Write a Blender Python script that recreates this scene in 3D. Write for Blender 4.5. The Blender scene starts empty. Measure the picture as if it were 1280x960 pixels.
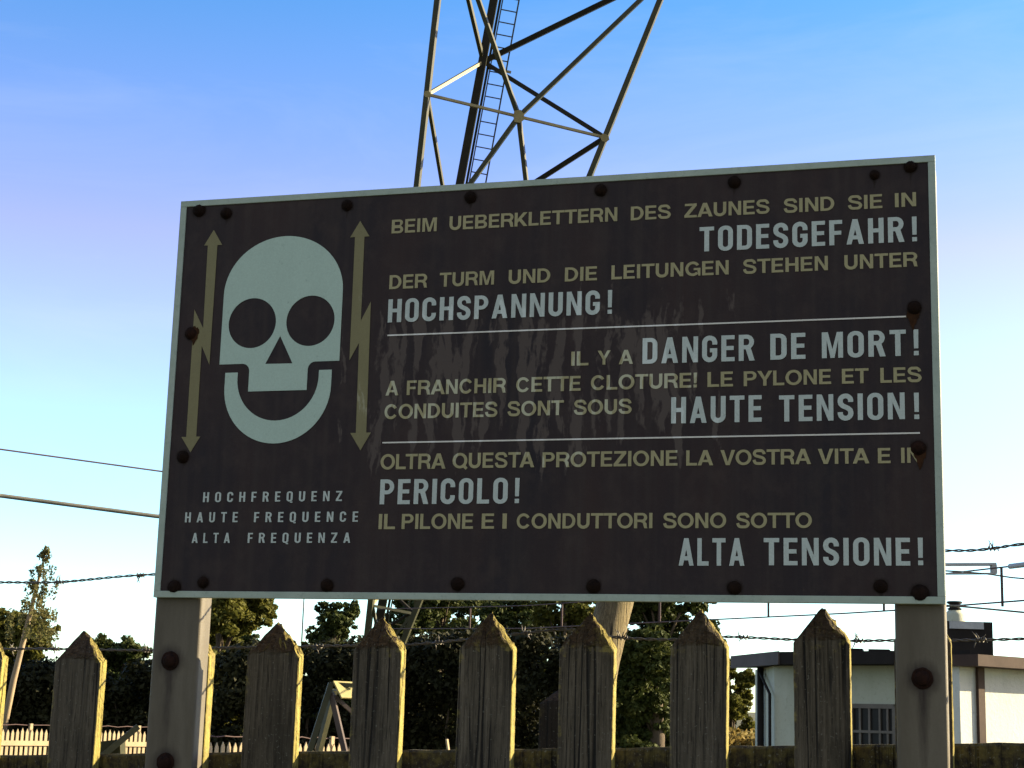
import bpy, bmesh, math, random
import numpy as np
from mathutils import Vector, Matrix, noise as mnoise

R = math.radians
scene = bpy.context.scene
COL = scene.collection
random.seed(7)

# ------------------------------------------------------------------ camera
# The sign board is 1.30 x 0.70 m and lies in the plane y = 0; ground is z = 0, the eye 1.55 m above it.
F = 2078.9                                   # focal length in pixels of the 1280 x 960 photograph
EX = np.array([0.96294114, -0.02656805, -0.26839989])      # world x in camera axes (right, down, forward)
EZ = np.array([294.126482 - 0, -10341.1333, F]); EZ = -EZ / np.linalg.norm(EZ) if EZ[1] > 0 else EZ / np.linalg.norm(EZ)
EZ = EZ - EX * (EX @ EZ); EZ /= np.linalg.norm(EZ)
EY = np.cross(EZ, EX); EY /= np.linalg.norm(EY)
if EY[2] < 0: EY = -EY
M3 = np.array([EX, EY, EZ])                  # camera axes -> world axes

def ray(x, y):
    return M3 @ np.array([(x - 640) / F, (y - 480) / F, 1.0])

_tl, _tr, _bl = ray(226.8, 252), ray(1168.8, 194), ray(192.2, 746.7)
_k = _tl / _tl[1]; _k2 = _tr / _tr[1]
DIST = 1.30 / abs(_k2[0] - _k[0])            # camera distance from the sign plane
CAM = np.array([0.0, -DIST, 1.55])

def at(x, y, Y=0.0):                         # photograph pixel -> world point on the plane y = Y
    r = ray(x, y); return Vector(CAM + r * ((Y - CAM[1]) / r[1]))

def cp(x, y, d):                             # photograph pixel at a camera depth in metres
    return Vector(CAM + ray(x, y) * d)

def hz(x):                                   # row of the horizon in a column
    return 480 - (EZ[0] * (x - 640) + EZ[2] * F) / EZ[1]

def gp(x, d, z=0.0):                         # point of the ground under an image column
    p = cp(x, hz(x), d); return Vector((p.x, p.y, z))

cd = bpy.data.cameras.new('camera')
cam = bpy.data.objects.new('camera', cd); COL.objects.link(cam)
cd.sensor_fit = 'HORIZONTAL'; cd.sensor_width = 36.0; cd.lens = 36.0 * F / 1280
cd.clip_start = 0.05; cd.clip_end = 3000
rt, up, bk = M3 @ np.array([1, 0, 0]), M3 @ np.array([0, -1, 0]), M3 @ np.array([0, 0, -1])
cam.matrix_world = Matrix(((rt[0], up[0], bk[0], CAM[0]), (rt[1], up[1], bk[1], CAM[1]), (rt[2], up[2], bk[2], CAM[2]), (0, 0, 0, 1)))
scene.camera = cam

# ------------------------------------------------------------------ sun, sky, exposure
SUN_EL, SUN_AZ = 20.0, 28.0                  # azimuth measured from +x towards +y (behind the sign, from the right)
sd = Vector((math.cos(R(SUN_EL)) * math.cos(R(SUN_AZ)), math.cos(R(SUN_EL)) * math.sin(R(SUN_AZ)), math.sin(R(SUN_EL))))
sl = bpy.data.lights.new('sun', 'SUN'); sl.energy = 5.0; sl.angle = R(0.5); sl.color = (1.0, 0.83, 0.52)
so = bpy.data.objects.new('sun', sl); COL.objects.link(so)
so.rotation_euler = (-sd).to_track_quat('-Z', 'Y').to_euler()
w = bpy.data.worlds.new('World'); scene.world = w; w.use_nodes = True
wn = w.node_tree; wn.nodes.clear()
sky = wn.nodes.new('ShaderNodeTexSky'); sky.sky_type = 'NISHITA'; sky.sun_disc = False
sky.sun_elevation = R(SUN_EL); sky.sun_rotation = R(90 - SUN_AZ)
sky.air_density = 1.0; sky.dust_density = 0.6; sky.ozone_density = 2.0; sky.altitude = 300
hs = wn.nodes.new('ShaderNodeHueSaturation'); hs.inputs['Saturation'].default_value = 1.12
gam = wn.nodes.new('ShaderNodeGamma'); gam.inputs['Gamma'].default_value = 1.2
bg = wn.nodes.new('ShaderNodeBackground'); bg.inputs['Strength'].default_value = 0.08
ow = wn.nodes.new('ShaderNodeOutputWorld')
wn.links.new(sky.outputs[0], gam.inputs['Color']); wn.links.new(gam.outputs[0], hs.inputs['Color'])
tc = wn.nodes.new('ShaderNodeTexCoord'); sp = wn.nodes.new('ShaderNodeSeparateXYZ'); rp = wn.nodes.new('ShaderNodeValToRGB')
mu = wn.nodes.new('ShaderNodeMix'); mu.data_type = 'RGBA'; mu.blend_type = 'MULTIPLY'; mu.inputs[0].default_value = 1.0
wn.links.new(tc.outputs['Generated'], sp.inputs[0]); wn.links.new(sp.outputs[2], rp.inputs[0])
el = rp.color_ramp.elements                       # air tint by height above the horizon: faint lilac layer over a pale base
el[0].position = 0.0; el[0].color = (0.80, 0.96, 1.14, 1); el[1].position = 0.75; el[1].color = (0.95, 0.88, 0.90, 1)
for p_, c_ in ((.12, (.87, .97, 1.02, 1)), (.20, (1.18, .85, .92, 1)), (.275, (1.40, .78, .90, 1)), (.33, (1.06, .77, .86, 1)), (.41, (.62, .78, .87, 1))):
    e_ = el.new(p_); e_.color = c_
wn.links.new(hs.outputs[0], mu.inputs[6]); wn.links.new(rp.outputs[0], mu.inputs[7])
# thin veil of cirrus: a few faint horizontal wisps in the air
cm = wn.nodes.new('ShaderNodeMapping'); cm.inputs['Scale'].default_value = (2.2, 2.2, 11); cn = wn.nodes.new('ShaderNodeTexNoise')
cn.inputs['Scale'].default_value = 1.6; cn.inputs['Detail'].default_value = 8; cn.inputs['Roughness'].default_value = 0.62; cn.inputs['Distortion'].default_value = 0.5
cr_ = wn.nodes.new('ShaderNodeMapRange'); cr_.inputs[1].default_value = .48; cr_.inputs[2].default_value = .80; cr_.inputs[3].default_value = 0; cr_.inputs[4].default_value = .13
cx = wn.nodes.new('ShaderNodeMix'); cx.data_type = 'RGBA'; cx.inputs[7].default_value = (3.4, 3.6, 3.9, 1)
wn.links.new(tc.outputs['Generated'], cm.inputs[0]); wn.links.new(cm.outputs[0], cn.inputs[0]); wn.links.new(cn.outputs[0], cr_.inputs[0])
wn.links.new(cr_.outputs[0], cx.inputs[0]); wn.links.new(mu.outputs[2], cx.inputs[6])
# unseen pale cloud added behind the camera to brighten and neutralise the shade
cb = wn.nodes.new('ShaderNodeMapRange'); cb.interpolation_type = 'SMOOTHSTEP'
for k_, v_ in ((1, .05), (2, -.55), (3, 0.0), (4, .8)): cb.inputs[k_].default_value = v_
cbm = wn.nodes.new('ShaderNodeMix'); cbm.data_type = 'RGBA'; cbm.inputs[7].default_value = (2.45, 2.5, 2.42, 1)
wn.links.new(sp.outputs[1], cb.inputs[0]); wn.links.new(cb.outputs[0], cbm.inputs[0]); wn.links.new(cx.outputs[2], cbm.inputs[6])
wn.links.new(cbm.outputs[2], bg.inputs[0]); wn.links.new(bg.outputs[0], ow.inputs[0])
scene.view_settings.view_transform = 'Standard'; scene.view_settings.look = 'None'
scene.view_settings.gamma = 1.0; scene.view_settings.use_curve_mapping = False
scene.view_settings.exposure = 1.85

# ------------------------------------------------------------------ materials
def mat(name, base=(0.5, 0.5, 0.5), rough=0.7, metal=0.0, spec=None):
    m = bpy.data.materials.new(name); m.use_nodes = True
    b = m.node_tree.nodes['Principled BSDF']
    b.inputs['Base Color'].default_value = (*base, 1); b.inputs['Roughness'].default_value = rough
    b.inputs['Metallic'].default_value = metal
    if spec is not None: b.inputs['Specular IOR Level'].default_value = spec
    return m

class NT:
    def __init__(s, m): s.t = m.node_tree; s.b = s.t.nodes['Principled BSDF']
    def n(s, typ, **kw):
        o = s.t.nodes.new('ShaderNode' + typ)
        for k, v in kw.items(): setattr(o, k, v)
        return o
    def l(s, a, b): s.t.links.new(a, b)
    def pos(s, sc=(1, 1, 1), obj=False):
        mp = s.n('Mapping'); mp.inputs['Scale'].default_value = sc
        if obj: s.l(s.n('TexCoord').outputs['Object'], mp.inputs[0])
        else: s.l(s.n('NewGeometry').outputs['Position'], mp.inputs[0])
        return mp.outputs[0]
    def noise(s, v, scale, detail=4, rough=0.55, dist=0.0):
        o = s.n('TexNoise'); o.inputs['Scale'].default_value = scale; o.inputs['Detail'].default_value = detail
        o.inputs['Roughness'].default_value = rough; o.inputs['Distortion'].default_value = dist
        s.l(v, o.inputs['Vector']); return o.outputs['Fac']
    def ramp(s, v, lo, hi, a=0.0, b=1.0):
        o = s.n('MapRange'); o.clamp = True
        for k, x in zip((1, 2, 3, 4), (lo, hi, a, b)): o.inputs[k].default_value = x
        s.l(v, o.inputs[0]); return o.outputs[0]
    def math(s, op, a, b=None):
        o = s.n('Math', operation=op)
        for i, x in enumerate((a, b)):
            if x is None: continue
            if isinstance(x, (int, float)): o.inputs[i].default_value = x
            else: s.l(x, o.inputs[i])
        return o.outputs[0]
    def mix(s, f, a, b):
        o = s.n('Mix', data_type='RGBA')
        if isinstance(f, (int, float)): o.inputs[0].default_value = f
        else: s.l(f, o.inputs[0])
        for i, x in ((6, a), (7, b)):
            if isinstance(x, tuple): o.inputs[i].default_value = (*x, 1)
            else: s.l(x, o.inputs[i])
        return o.outputs[2]
    def color(s, c): s.l(c, s.b.inputs['Base Color'])
    def bump(s, h, strength=0.4, dist=0.01):
        o = s.n('Bump'); o.inputs['Strength'].default_value = strength; o.inputs['Distance'].default_value = dist
        s.l(h, o.inputs['Height']); s.l(o.outputs[0], s.b.inputs['Normal'])
    def sepx(s):
        o = s.n('SeparateXYZ'); s.l(s.n('NewGeometry').outputs['Position'], o.inputs[0]); return o.outputs

BXL, BXR = at(412, 400).x, at(945, 400).x
BZB, BZT = at(700, 640).z, at(700, 330).z

def drip_mask(t):                            # pale run marks washed down the middle of the sign
    wob = t.noise(t.pos((9, 9, 9)), 1.6, 2)
    v = t.n('VectorMath', operation='ADD'); t.l(t.pos((44, 1, 6.4)), v.inputs[0])
    c = t.n('CombineXYZ'); t.l(t.math('MULTIPLY', wob, 1.6), c.inputs[0]); t.l(c.outputs[0], v.inputs[1])
    nz = t.noise(v.outputs[0], 1.0, 3, 0.5)
    X, Y, Z = t.sepx()
    m = t.math('MULTIPLY', t.ramp(X, BXL - 0.06, BXL + 0.1), t.ramp(X, BXR + 0.05, BXR - 0.12))
    m = t.math('MULTIPLY', m, t.math('MULTIPLY', t.ramp(Z, BZT + 0.03, BZT - 0.1), t.ramp(Z, BZB - 0.03, BZB + 0.14)))
    nz = t.math('ADD', nz, t.math('MULTIPLY', t.math('SUBTRACT', t.noise(t.pos((150, 1, 75)), 1.0, 3, 0.6), 0.5), 0.20))
    th = t.math('ADD', nz, t.math('MULTIPLY', t.math('SUBTRACT', m, 1.0), 0.30))
    return t.ramp(th, 0.485, 0.54)

def panel_mat():
    m = mat('black_film', rough=0.5, spec=0.12); t = NT(m)
    big = t.noise(t.pos((6, 6, 2.2)), 1.0, 5, 0.6)
    c = t.mix(t.ramp(big, 0.35, 0.65), (0.032, 0.0200, 0.0195), (0.0195, 0.0165, 0.0205))
    streak = t.noise(t.pos((60, 1, 1.4)), 1.0, 4)
    c = t.mix(t.ramp(streak, 0.45, 0.72, 0, 0.75), c, (0.035, 0.027, 0.026))
    mot = t.noise(t.pos((26, 1, 20)), 1.0, 6, 0.7)
    c = t.mix(t.ramp(mot, 0.48, 0.72, 0, 0.5), c, (0.052, 0.038, 0.034))
    c = t.mix(t.math('MULTIPLY', drip_mask(t), 0.85), c, (0.078, 0.062, 0.056))
    sp = t.noise(t.pos((1, 1, 1)), 160, 2)
    c = t.mix(t.ramp(sp, 0.70, 0.76, 0, 0.6), c, (0.05, 0.035, 0.028))
    at_ = t.n('Attribute'); at_.attribute_name = 'rust'
    rn = t.noise(t.pos((140, 1, 60)), 1.0, 4)
    rf = t.ramp(t.math('ADD', at_.outputs['Fac'], t.math('MULTIPLY', t.math('SUBTRACT', rn, 0.5), 0.7)), 0.3, 0.7)
    c = t.mix(rf, c, (0.011, 0.006, 0.004))
    t.color(c)
    t.l(t.ramp(big, 0.3, 0.7, 0.45, 0.6), t.b.inputs['Roughness'])
    t.bump(t.noise(t.pos((1, 1, 1)), 260, 3), 0.12, 0.002)
    return m

def film_mat(name, base, clean, grain=0.12):
    m = mat(name, rough=0.5, spec=0.3); t = NT(m)
    n1 = t.noise(t.pos((30, 30, 12)), 1.0, 5, 0.65)
    n2 = t.noise(t.pos((1, 1, 1)), 420, 2, 0.6)
    c = t.mix(t.ramp(n1, 0.35, 0.7), base, tuple(x * (1 - grain) for x in base))
    c = t.mix(t.ramp(n2, 0.3, 0.7, 0, 0.30), c, tuple(x * 0.62 for x in base))
    c = t.mix(t.math('MULTIPLY', drip_mask(t), 0.7), c, clean)
    n3 = t.noise(t.pos((95, 1, 60)), 1.0, 5, 0.75)
    c = t.mix(t.ramp(n3, 0.60, 0.70, 0, 0.45), c, tuple(x * 0.42 for x in base))
    t.color(c); return m

def wood_mat(name, dark, light, moss=0.5, moss_sun_col=(0.31, 0.255, 0.062)):
    m = mat(name, rough=0.85, spec=0.25); t = NT(m)
    gr = t.noise(t.pos((170, 170, 5)), 1.0, 6, 0.65, 0.3)
    fine = t.noise(t.pos((420, 420, 22)), 1.0, 4, 0.7)
    bl = t.noise(t.pos((14, 14, 5)), 1.0, 5, 0.6)
    c = t.mix(t.ramp(gr, 0.3, 0.7), dark, light)
    c = t.mix(t.ramp(fine, 0.46, 0.32, 0, 0.9), c, tuple(x * 0.3 for x in dark))
    c = t.mix(t.ramp(bl, 0.5, 0.68, 0, 0.55), c, tuple(x * 0.55 for x in dark))
    cr = t.noise(t.pos((52, 20, 1.1)), 1.0, 1, 0.4, 0.15)           # long drying cracks
    crack = t.ramp(t.math('ABSOLUTE', t.math('SUBTRACT', cr, 0.5)), 0.006, 0.034, 1, 0)
    crack = t.math('MULTIPLY', crack, t.ramp(t.noise(t.pos((16, 16, 2.2)), 1.0, 2), 0.44, 0.50))
    c = t.mix(crack, c, (0.008, 0.007, 0.006))
    a = t.n('Attribute'); a.attribute_name = 'moss'
    mn = t.noise(t.pos((1, 1, 1)), 55, 5, 0.7)
    eg = t.n('Attribute'); eg.attribute_name = 'endgrain'                 # cut, rotted end grain of the pointed tops
    en = t.noise(t.pos((150, 150, 260)), 1.0, 4, 0.7, 0.4)
    ec = t.mix(t.ramp(en, 0.35, 0.62), (0.022, 0.012, 0.007), (0.115, 0.068, 0.036))
    c = t.mix(t.math('MULTIPLY', t.math('MULTIPLY', eg.outputs['Fac'], t.ramp(bl, 0.3, 0.55, 0.45, 1.0)), 0.85), c, ec)
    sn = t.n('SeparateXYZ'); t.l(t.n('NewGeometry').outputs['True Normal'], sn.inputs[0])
    side = t.ramp(sn.outputs[0], 0.25, 0.6, 0, 0.72)                        # lichen yellow with sunlight painted in, on flanks that face the sun
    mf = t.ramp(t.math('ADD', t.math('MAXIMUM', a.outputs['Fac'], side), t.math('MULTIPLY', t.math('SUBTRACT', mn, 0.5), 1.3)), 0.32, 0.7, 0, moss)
    c = t.mix(mf, c, moss_sun_col)
    lich = t.noise(t.pos((1, 1, 1)), 210, 3, 0.6)
    c = t.mix(t.ramp(lich, 0.63, 0.70, 0, 0.6), c, (0.20, 0.20, 0.165))
    t.color(c)
    h = t.math('ADD', t.math('MULTIPLY', gr, 0.6), t.math('ADD', t.math('MULTIPLY', fine, 0.5), t.math('MULTIPLY', mn, 0.5)))
    h = t.math('SUBTRACT', h, crack)
    h = t.math('ADD', h, t.math('MULTIPLY', eg.outputs['Fac'], t.math('MULTIPLY', en, 1.6)))
    t.bump(h, 0.95, 0.008)
    return m

def rough_mat(name, a, b, scale=8, rough=0.75, bump=0.2, metal=0.0, streak=False, bd=0.004):
    m = mat(name, rough=rough, metal=metal, spec=0.3); t = NT(m)
    n1 = t.noise(t.pos((1, 1, 0.25) if streak else (1, 1, 1)), scale, 6, 0.65)
    c = t.mix(t.ramp(n1, 0.35, 0.68), a, b)
    n2 = t.noise(t.pos((1, 1, 1)), scale * 9, 4, 0.7)
    c = t.mix(t.ramp(n2, 0.55, 0.75, 0, 0.45), c, tuple(x * 0.55 for x in a))
    t.color(c); t.bump(n2, bump, bd); return m

def leaf_mat(name, a, b, trans=0.25):
    m = mat(name, rough=0.7, spec=0.15); t = NT(m)
    oi = t.noise(t.pos((1, 1, 1)), 0.55, 3); o2 = t.noise(t.pos((1, 1, 1)), 5.0, 2)
    c = t.mix(t.ramp(t.math('ADD', t.math('MULTIPLY', oi, 0.5), t.math('MULTIPLY', o2, 0.5)), 0.36, 0.64), a, b)
    t.color(c)
    tr = t.n('BsdfTranslucent'); t.l(c, tr.inputs[0])
    mx = t.n('MixShader'); mx.inputs[0].default_value = trans
    out = t.t.nodes['Material Output']
    t.l(t.b.outputs[0], mx.inputs[1]); t.l(tr.outputs[0], mx.inputs[2]); t.l(mx.outputs[0], out.inputs[0])
    return m

def post_mat():
    m = mat('post_steel', rough=0.6, spec=0.35); t = NT(m)
    n1 = t.noise(t.pos((16, 16, 3)), 1.0, 6, 0.65); n2 = t.noise(t.pos((1, 1, 1)), 300, 3, 0.7)
    c = t.mix(t.ramp(n1, 0.35, 0.65), (0.068, 0.056, 0.038), (0.112, 0.096, 0.07))
    c = t.mix(t.ramp(n2, 0.5, 0.75, 0, 0.4), c, (0.08, 0.065, 0.045))
    a = t.n('Attribute'); a.attribute_name = 'rust'
    rn = t.noise(t.pos((160, 160, 30)), 1.0, 4)
    rf = t.ramp(t.math('ADD', a.outputs['Fac'], t.math('MULTIPLY', t.math('SUBTRACT', rn, 0.5), 0.6)), 0.12, 0.85)
    c = t.mix(rf, c, (0.017, 0.009, 0.006))
    t.color(c); t.bump(n2, 0.15, 0.002); return m

MT = {
    'panel': panel_mat(),
    'khaki': film_mat('khaki_film', (0.315, 0.285, 0.155), (0.44, 0.45, 0.34)),
    'olive': film_mat('olive_film', (0.185, 0.165, 0.078), (0.30, 0.29, 0.20)),
    'pale': film_mat('pale_film', (0.44, 0.50, 0.48), (0.54, 0.60, 0.59)),
    'bone': film_mat('bone_film', (0.38, 0.50, 0.44), (0.43, 0.54, 0.49), 0.06),
    'rule': film_mat('white_film', (0.62, 0.60, 0.56), (0.7, 0.7, 0.7), 0.05),
    'frame': rough_mat('frame_aluminium', (0.26, 0.32, 0.275), (0.33, 0.39, 0.34), 14, 0.45, 0.15, 0.0),
    'rust': rough_mat('rusty_iron', (0.016, 0.008, 0.005), (0.007, 0.004, 0.003), 70, 0.85, 0.6),
    'rustred': rough_mat('red_rust', (0.026, 0.011, 0.007), (0.009, 0.005, 0.004), 90, 0.85, 0.6),
    'stain': rough_mat('rust_stain', (0.05, 0.022, 0.010), (0.020, 0.010, 0.006), 70, 0.9, 0.5),
    'post': post_mat(),
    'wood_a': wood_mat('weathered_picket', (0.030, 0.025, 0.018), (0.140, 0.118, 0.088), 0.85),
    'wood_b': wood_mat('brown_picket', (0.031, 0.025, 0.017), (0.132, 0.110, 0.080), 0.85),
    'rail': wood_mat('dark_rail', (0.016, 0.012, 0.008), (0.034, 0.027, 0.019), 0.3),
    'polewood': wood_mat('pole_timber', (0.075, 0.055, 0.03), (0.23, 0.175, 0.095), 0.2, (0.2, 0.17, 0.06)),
    'whitewood': rough_mat('ivory_paint', (0.38, 0.30, 0.18), (0.30, 0.23, 0.14), 3, 0.7, 0.1),
    'boardolive': rough_mat('olive_board', (0.22, 0.19, 0.075), (0.28, 0.24, 0.10), 3, 0.7, 0.1),
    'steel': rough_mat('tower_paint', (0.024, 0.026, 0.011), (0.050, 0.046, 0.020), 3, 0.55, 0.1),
    'steel_sunlit': rough_mat('tower_paint_sunlit', (0.30, 0.25, 0.13), (0.22, 0.18, 0.09), 3, 0.55, 0.1),  # paler copy of the tower paint with sunlight put into the colour
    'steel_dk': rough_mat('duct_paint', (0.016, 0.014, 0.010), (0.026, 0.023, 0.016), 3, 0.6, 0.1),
    'wire': mat('barbed_wire_zinc', (0.10, 0.09, 0.075), 0.55, 0.6),
    'cable': rough_mat('cable_sheath', (0.10, 0.10, 0.085), (0.16, 0.155, 0.13), 9, 0.6, 0.1),
    'copper': rough_mat('line_copper', (0.06, 0.035, 0.03), (0.09, 0.05, 0.045), 5, 0.6, 0.1),
    'alu': rough_mat('grey_aluminium', (0.30, 0.31, 0.32), (0.38, 0.39, 0.40), 4, 0.5, 0.05),
    'render_sunlit': rough_mat('sunlit_render', (0.42, 0.43, 0.39), (0.48, 0.49, 0.45), 2.2, 0.85, 0.35, 0, True, 0.02),  # annex wall: sunlight put into a paler copy of the render
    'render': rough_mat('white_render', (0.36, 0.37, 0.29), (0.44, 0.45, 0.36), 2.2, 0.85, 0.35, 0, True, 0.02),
    'fascia': rough_mat('fascia_board', (0.07, 0.055, 0.05), (0.095, 0.077, 0.072), 2, 0.6, 0.1),
    'fascia_dk': rough_mat('dark_roofing', (0.014, 0.012, 0.011), (0.022, 0.019, 0.018), 2, 0.8, 0.1),
    'brown': rough_mat('brown_timber', (0.045, 0.030, 0.025), (0.062, 0.042, 0.034), 3, 0.7, 0.1),
    'glass': mat('window_glass', (0.012, 0.012, 0.013), 0.35, 0.0, 0.15),
    'winframe': rough_mat('window_frame_paint', (0.10, 0.085, 0.07), (0.14, 0.12, 0.10), 4, 0.6, 0.1),
    'trunk': rough_mat('bark', (0.10, 0.075, 0.05), (0.06, 0.045, 0.03), 5, 0.9, 0.6, 0, True, 0.03),
    'palebark': rough_mat('pale_bark', (0.34, 0.26, 0.17), (0.24, 0.18, 0.12), 5, 0.9, 0.4, 0, True, 0.02),
    'leaf': leaf_mat('leaf_green', (0.026, 0.040, 0.010), (0.062, 0.070, 0.016), 0.22),
    'leaf_y': leaf_mat('leaf_olive', (0.050, 0.058, 0.012), (0.125, 0.118, 0.02), 0.35),
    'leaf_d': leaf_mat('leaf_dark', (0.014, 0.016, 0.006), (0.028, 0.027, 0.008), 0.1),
    'needle': leaf_mat('needle_brown', (0.085, 0.095, 0.035), (0.15, 0.125, 0.045), 0.45),
    'drygrass': leaf_mat('dry_straw', (0.30, 0.21, 0.07), (0.22, 0.17, 0.05), 0.3),
    'soil': rough_mat('meadow_ground', (0.045, 0.05, 0.018), (0.085, 0.075, 0.03), 1.5, 0.95, 0.5, 0, False, 0.05),
}

for k_ in ('rust', 'rustred', 'stain', 'fascia_dk', 'steel_dk', 'brown', 'fascia'): MT[k_].node_tree.nodes['Principled BSDF'].inputs['Specular IOR Level'].default_value = 0.08

# ------------------------------------------------------------------ object helpers
def tag(o, label=None, cat=None, group=None, kind=None):
    for k, v in (('label', label), ('category', cat), ('group', group), ('kind', kind)):
        if v: o[k] = v
    return o

def link(o, parent=None):
    COL.objects.link(o)
    if parent is not None:
        o.parent = parent
        M = Matrix.Translation(parent.location) if parent.type == 'EMPTY' else Matrix.Identity(4)   # mesh parts keep world coordinates
        o.matrix_parent_inverse = M.inverted()
    return o

def empty(name, loc, label, cat, group=None):
    o = bpy.data.objects.new(name, None); o.location = loc; o.empty_display_size = 0.1
    COL.objects.link(o); return tag(o, label, cat, group)

def basis(d, hint=(0, 0, 1)):
    d = Vector(d).normalized(); h = Vector(hint)
    if abs(d.dot(h)) > 0.97: h = Vector((0, 1, 0)) if abs(d.y) < 0.9 else Vector((1, 0, 0))
    a = d.cross(h).normalized(); b = a.cross(d).normalized()
    return d, a, b

class MB:
    def __init__(s): s.v = []; s.f = []
    def add(s, vs, fs):
        o = len(s.v); s.v += [tuple(v) for v in vs]; s.f += [tuple(i + o for i in f) for f in fs]; return s
    def box(s, lo, hi):
        x0, y0, z0 = lo; x1, y1, z1 = hi
        return s.add([(x0, y0, z0), (x1, y0, z0), (x1, y1, z0), (x0, y1, z0), (x0, y0, z1), (x1, y0, z1), (x1, y1, z1), (x0, y1, z1)],
                     [(3, 2, 1, 0), (4, 5, 6, 7), (0, 1, 5, 4), (1, 2, 6, 5), (2, 3, 7, 6), (3, 0, 4, 7)])
    def bar(s, p, q, w, h=None, hint=(0, 0, 1)):
        h = h or w; p, q = Vector(p), Vector(q); d, a, b = basis(q - p, hint); a, b = a * w / 2, b * h / 2
        vs = [c + x for c in (p, q) for x in (-a - b, a - b, a + b, -a + b)]
        return s.add(vs, [(3, 2, 1, 0), (4, 5, 6, 7), (0, 1, 5, 4), (1, 2, 6, 5), (2, 3, 7, 6), (3, 0, 4, 7)])
    def angle(s, p, q, w, t, hint=(0, 0, 1)):                       # L profile
        p, q = Vector(p), Vector(q); d, a, b = basis(q - p, hint)
        prof = [(0, 0), (w, 0), (w, t), (t, t), (t, w), (0, w)]
        vs = [c + a * (x - w / 3) + b * (y - w / 3) for c in (p, q) for x, y in prof]
        n = 6; fs = [tuple(range(n))[::-1], tuple(range(n, 2 * n))] + [(i, (i + 1) % n, n + (i + 1) % n, n + i) for i in range(n)]
        return s.add(vs, fs)
    def tube(s, pts, r, n=8, cap=True):
        pts = [Vector(p) for p in pts]; rs = r if isinstance(r, (list, tuple)) else [r] * len(pts)
        o = len(s.v); ref = None
        for i, p in enumerate(pts):
            d = (pts[min(i + 1, len(pts) - 1)] - pts[max(i - 1, 0)]).normalized()
            if ref is None: _, ref, _ = basis(d)
            a = (ref - d * ref.dot(d)).normalized(); ref = a; b = d.cross(a)
            s.v += [tuple(p + (a * math.cos(2 * math.pi * k / n) + b * math.sin(2 * math.pi * k / n)) * rs[i]) for k in range(n)]
        for i in range(len(pts) - 1):
            s.f += [(o + i * n + k, o + i * n + (k + 1) % n, o + (i + 1) * n + (k + 1) % n, o + (i + 1) * n + k) for k in range(n)]
        if cap:
            s.f += [tuple(o + k for k in range(n))[::-1], tuple(o + (len(pts) - 1) * n + k for k in range(n))]
        return s
    def lathe(s, c, axis, prof, n=16):                              # prof: (distance along axis, radius)
        c = Vector(c); d, a, b = basis(axis); o = len(s.v)
        for t, r in prof:
            s.v += [tuple(c + d * t + (a * math.cos(2 * math.pi * k / n) + b * math.sin(2 * math.pi * k / n)) * r) for k in range(n)]
        for i in range(len(prof) - 1):
            s.f += [(o + i * n + k, o + i * n + (k + 1) % n, o + (i + 1) * n + (k + 1) % n, o + (i + 1) * n + k) for k in range(n)]
        s.f += [tuple(o + k for k in range(n))[::-1], tuple(o + (len(prof) - 1) * n + k for k in range(n))]
        return s
    def prism(s, pts, off):                                         # polygon swept along a vector
        n = len(pts); pts = [Vector(p) for p in pts]; off = Vector(off)
        return s.add(pts + [p + off for p in pts], [tuple(range(n)), tuple(range(n, 2 * n))[::-1]] + [(i, n + i, n + (i + 1) % n, (i + 1) % n) for i in range(n)])
    def build(s, name, m, parent=None, smooth=False, bevel=0, fix=True):
        me = bpy.data.meshes.new(name); me.from_pydata(s.v, [], s.f)
        bm = bmesh.new(); bm.from_mesh(me)
        if fix: bmesh.ops.recalc_face_normals(bm, faces=bm.faces)
        if bevel: bmesh.ops.bevel(bm, geom=list(bm.edges), offset=bevel, segments=2, profile=0.6, affect='EDGES', clamp_overlap=True)
        bm.to_mesh(me); bm.free()
        if smooth: me.shade_smooth()
        me.materials.append(m if not isinstance(m, str) else MT[m])
        return link(bpy.data.objects.new(name, me), parent)

def set_attr(me, name, fn):
    a = me.attributes.new(name, 'FLOAT', 'POINT')
    a.data.foreach_set('value', [fn(v.co) for v in me.vertices])

# ------------------------------------------------------------------ ground
gm = MB(); N = 60; span = 900
for i in range(N + 1):
    for j in range(N + 1):
        gx = -span + 2 * span * i / N; gy = -300 + 1500 * j / N
        gm.v.append((gx, gy, 0.0 if gy < 200 else min(8, (gy - 200) * 0.012)))
gm.f = [(i * (N + 1) + j, (i + 1) * (N + 1) + j, (i + 1) * (N + 1) + j + 1, i * (N + 1) + j + 1) for i in range(N) for j in range(N)]
tag(gm.build('ground', 'soil'), kind='structure')

# ------------------------------------------------------------------ the warning sign
TLp, TRp, BRp, BLp = at(226.8, 252), at(1168.8, 194), at(1181.9, 755.3), at(192.2, 746.7)
X0, X1 = (TLp.x + BLp.x) / 2, (TRp.x + BRp.x) / 2
Z0, Z1 = (BLp.z + BRp.z) / 2, (TLp.z + TRp.z) / 2
sign = empty('warning_sign', ((X0 + X1) / 2, 0.03, 0), 'large black high voltage warning sign with skull and three languages, bolted on two steel posts', 'warning sign')
ix0, ix1 = at(233.8, 259.3).x, at(1172.5, 746).x
ix0 = (at(233.8, 259.3).x + at(200.6, 738.5).x) / 2; ix1 = (at(1159.4, 202.5).x + at(1172.5, 746).x) / 2
iz0 = (at(200.6, 738.5).z + at(1172.5, 746).z) / 2; iz1 = (at(233.8, 259.3).z + at(1159.4, 202.5).z) / 2

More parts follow.
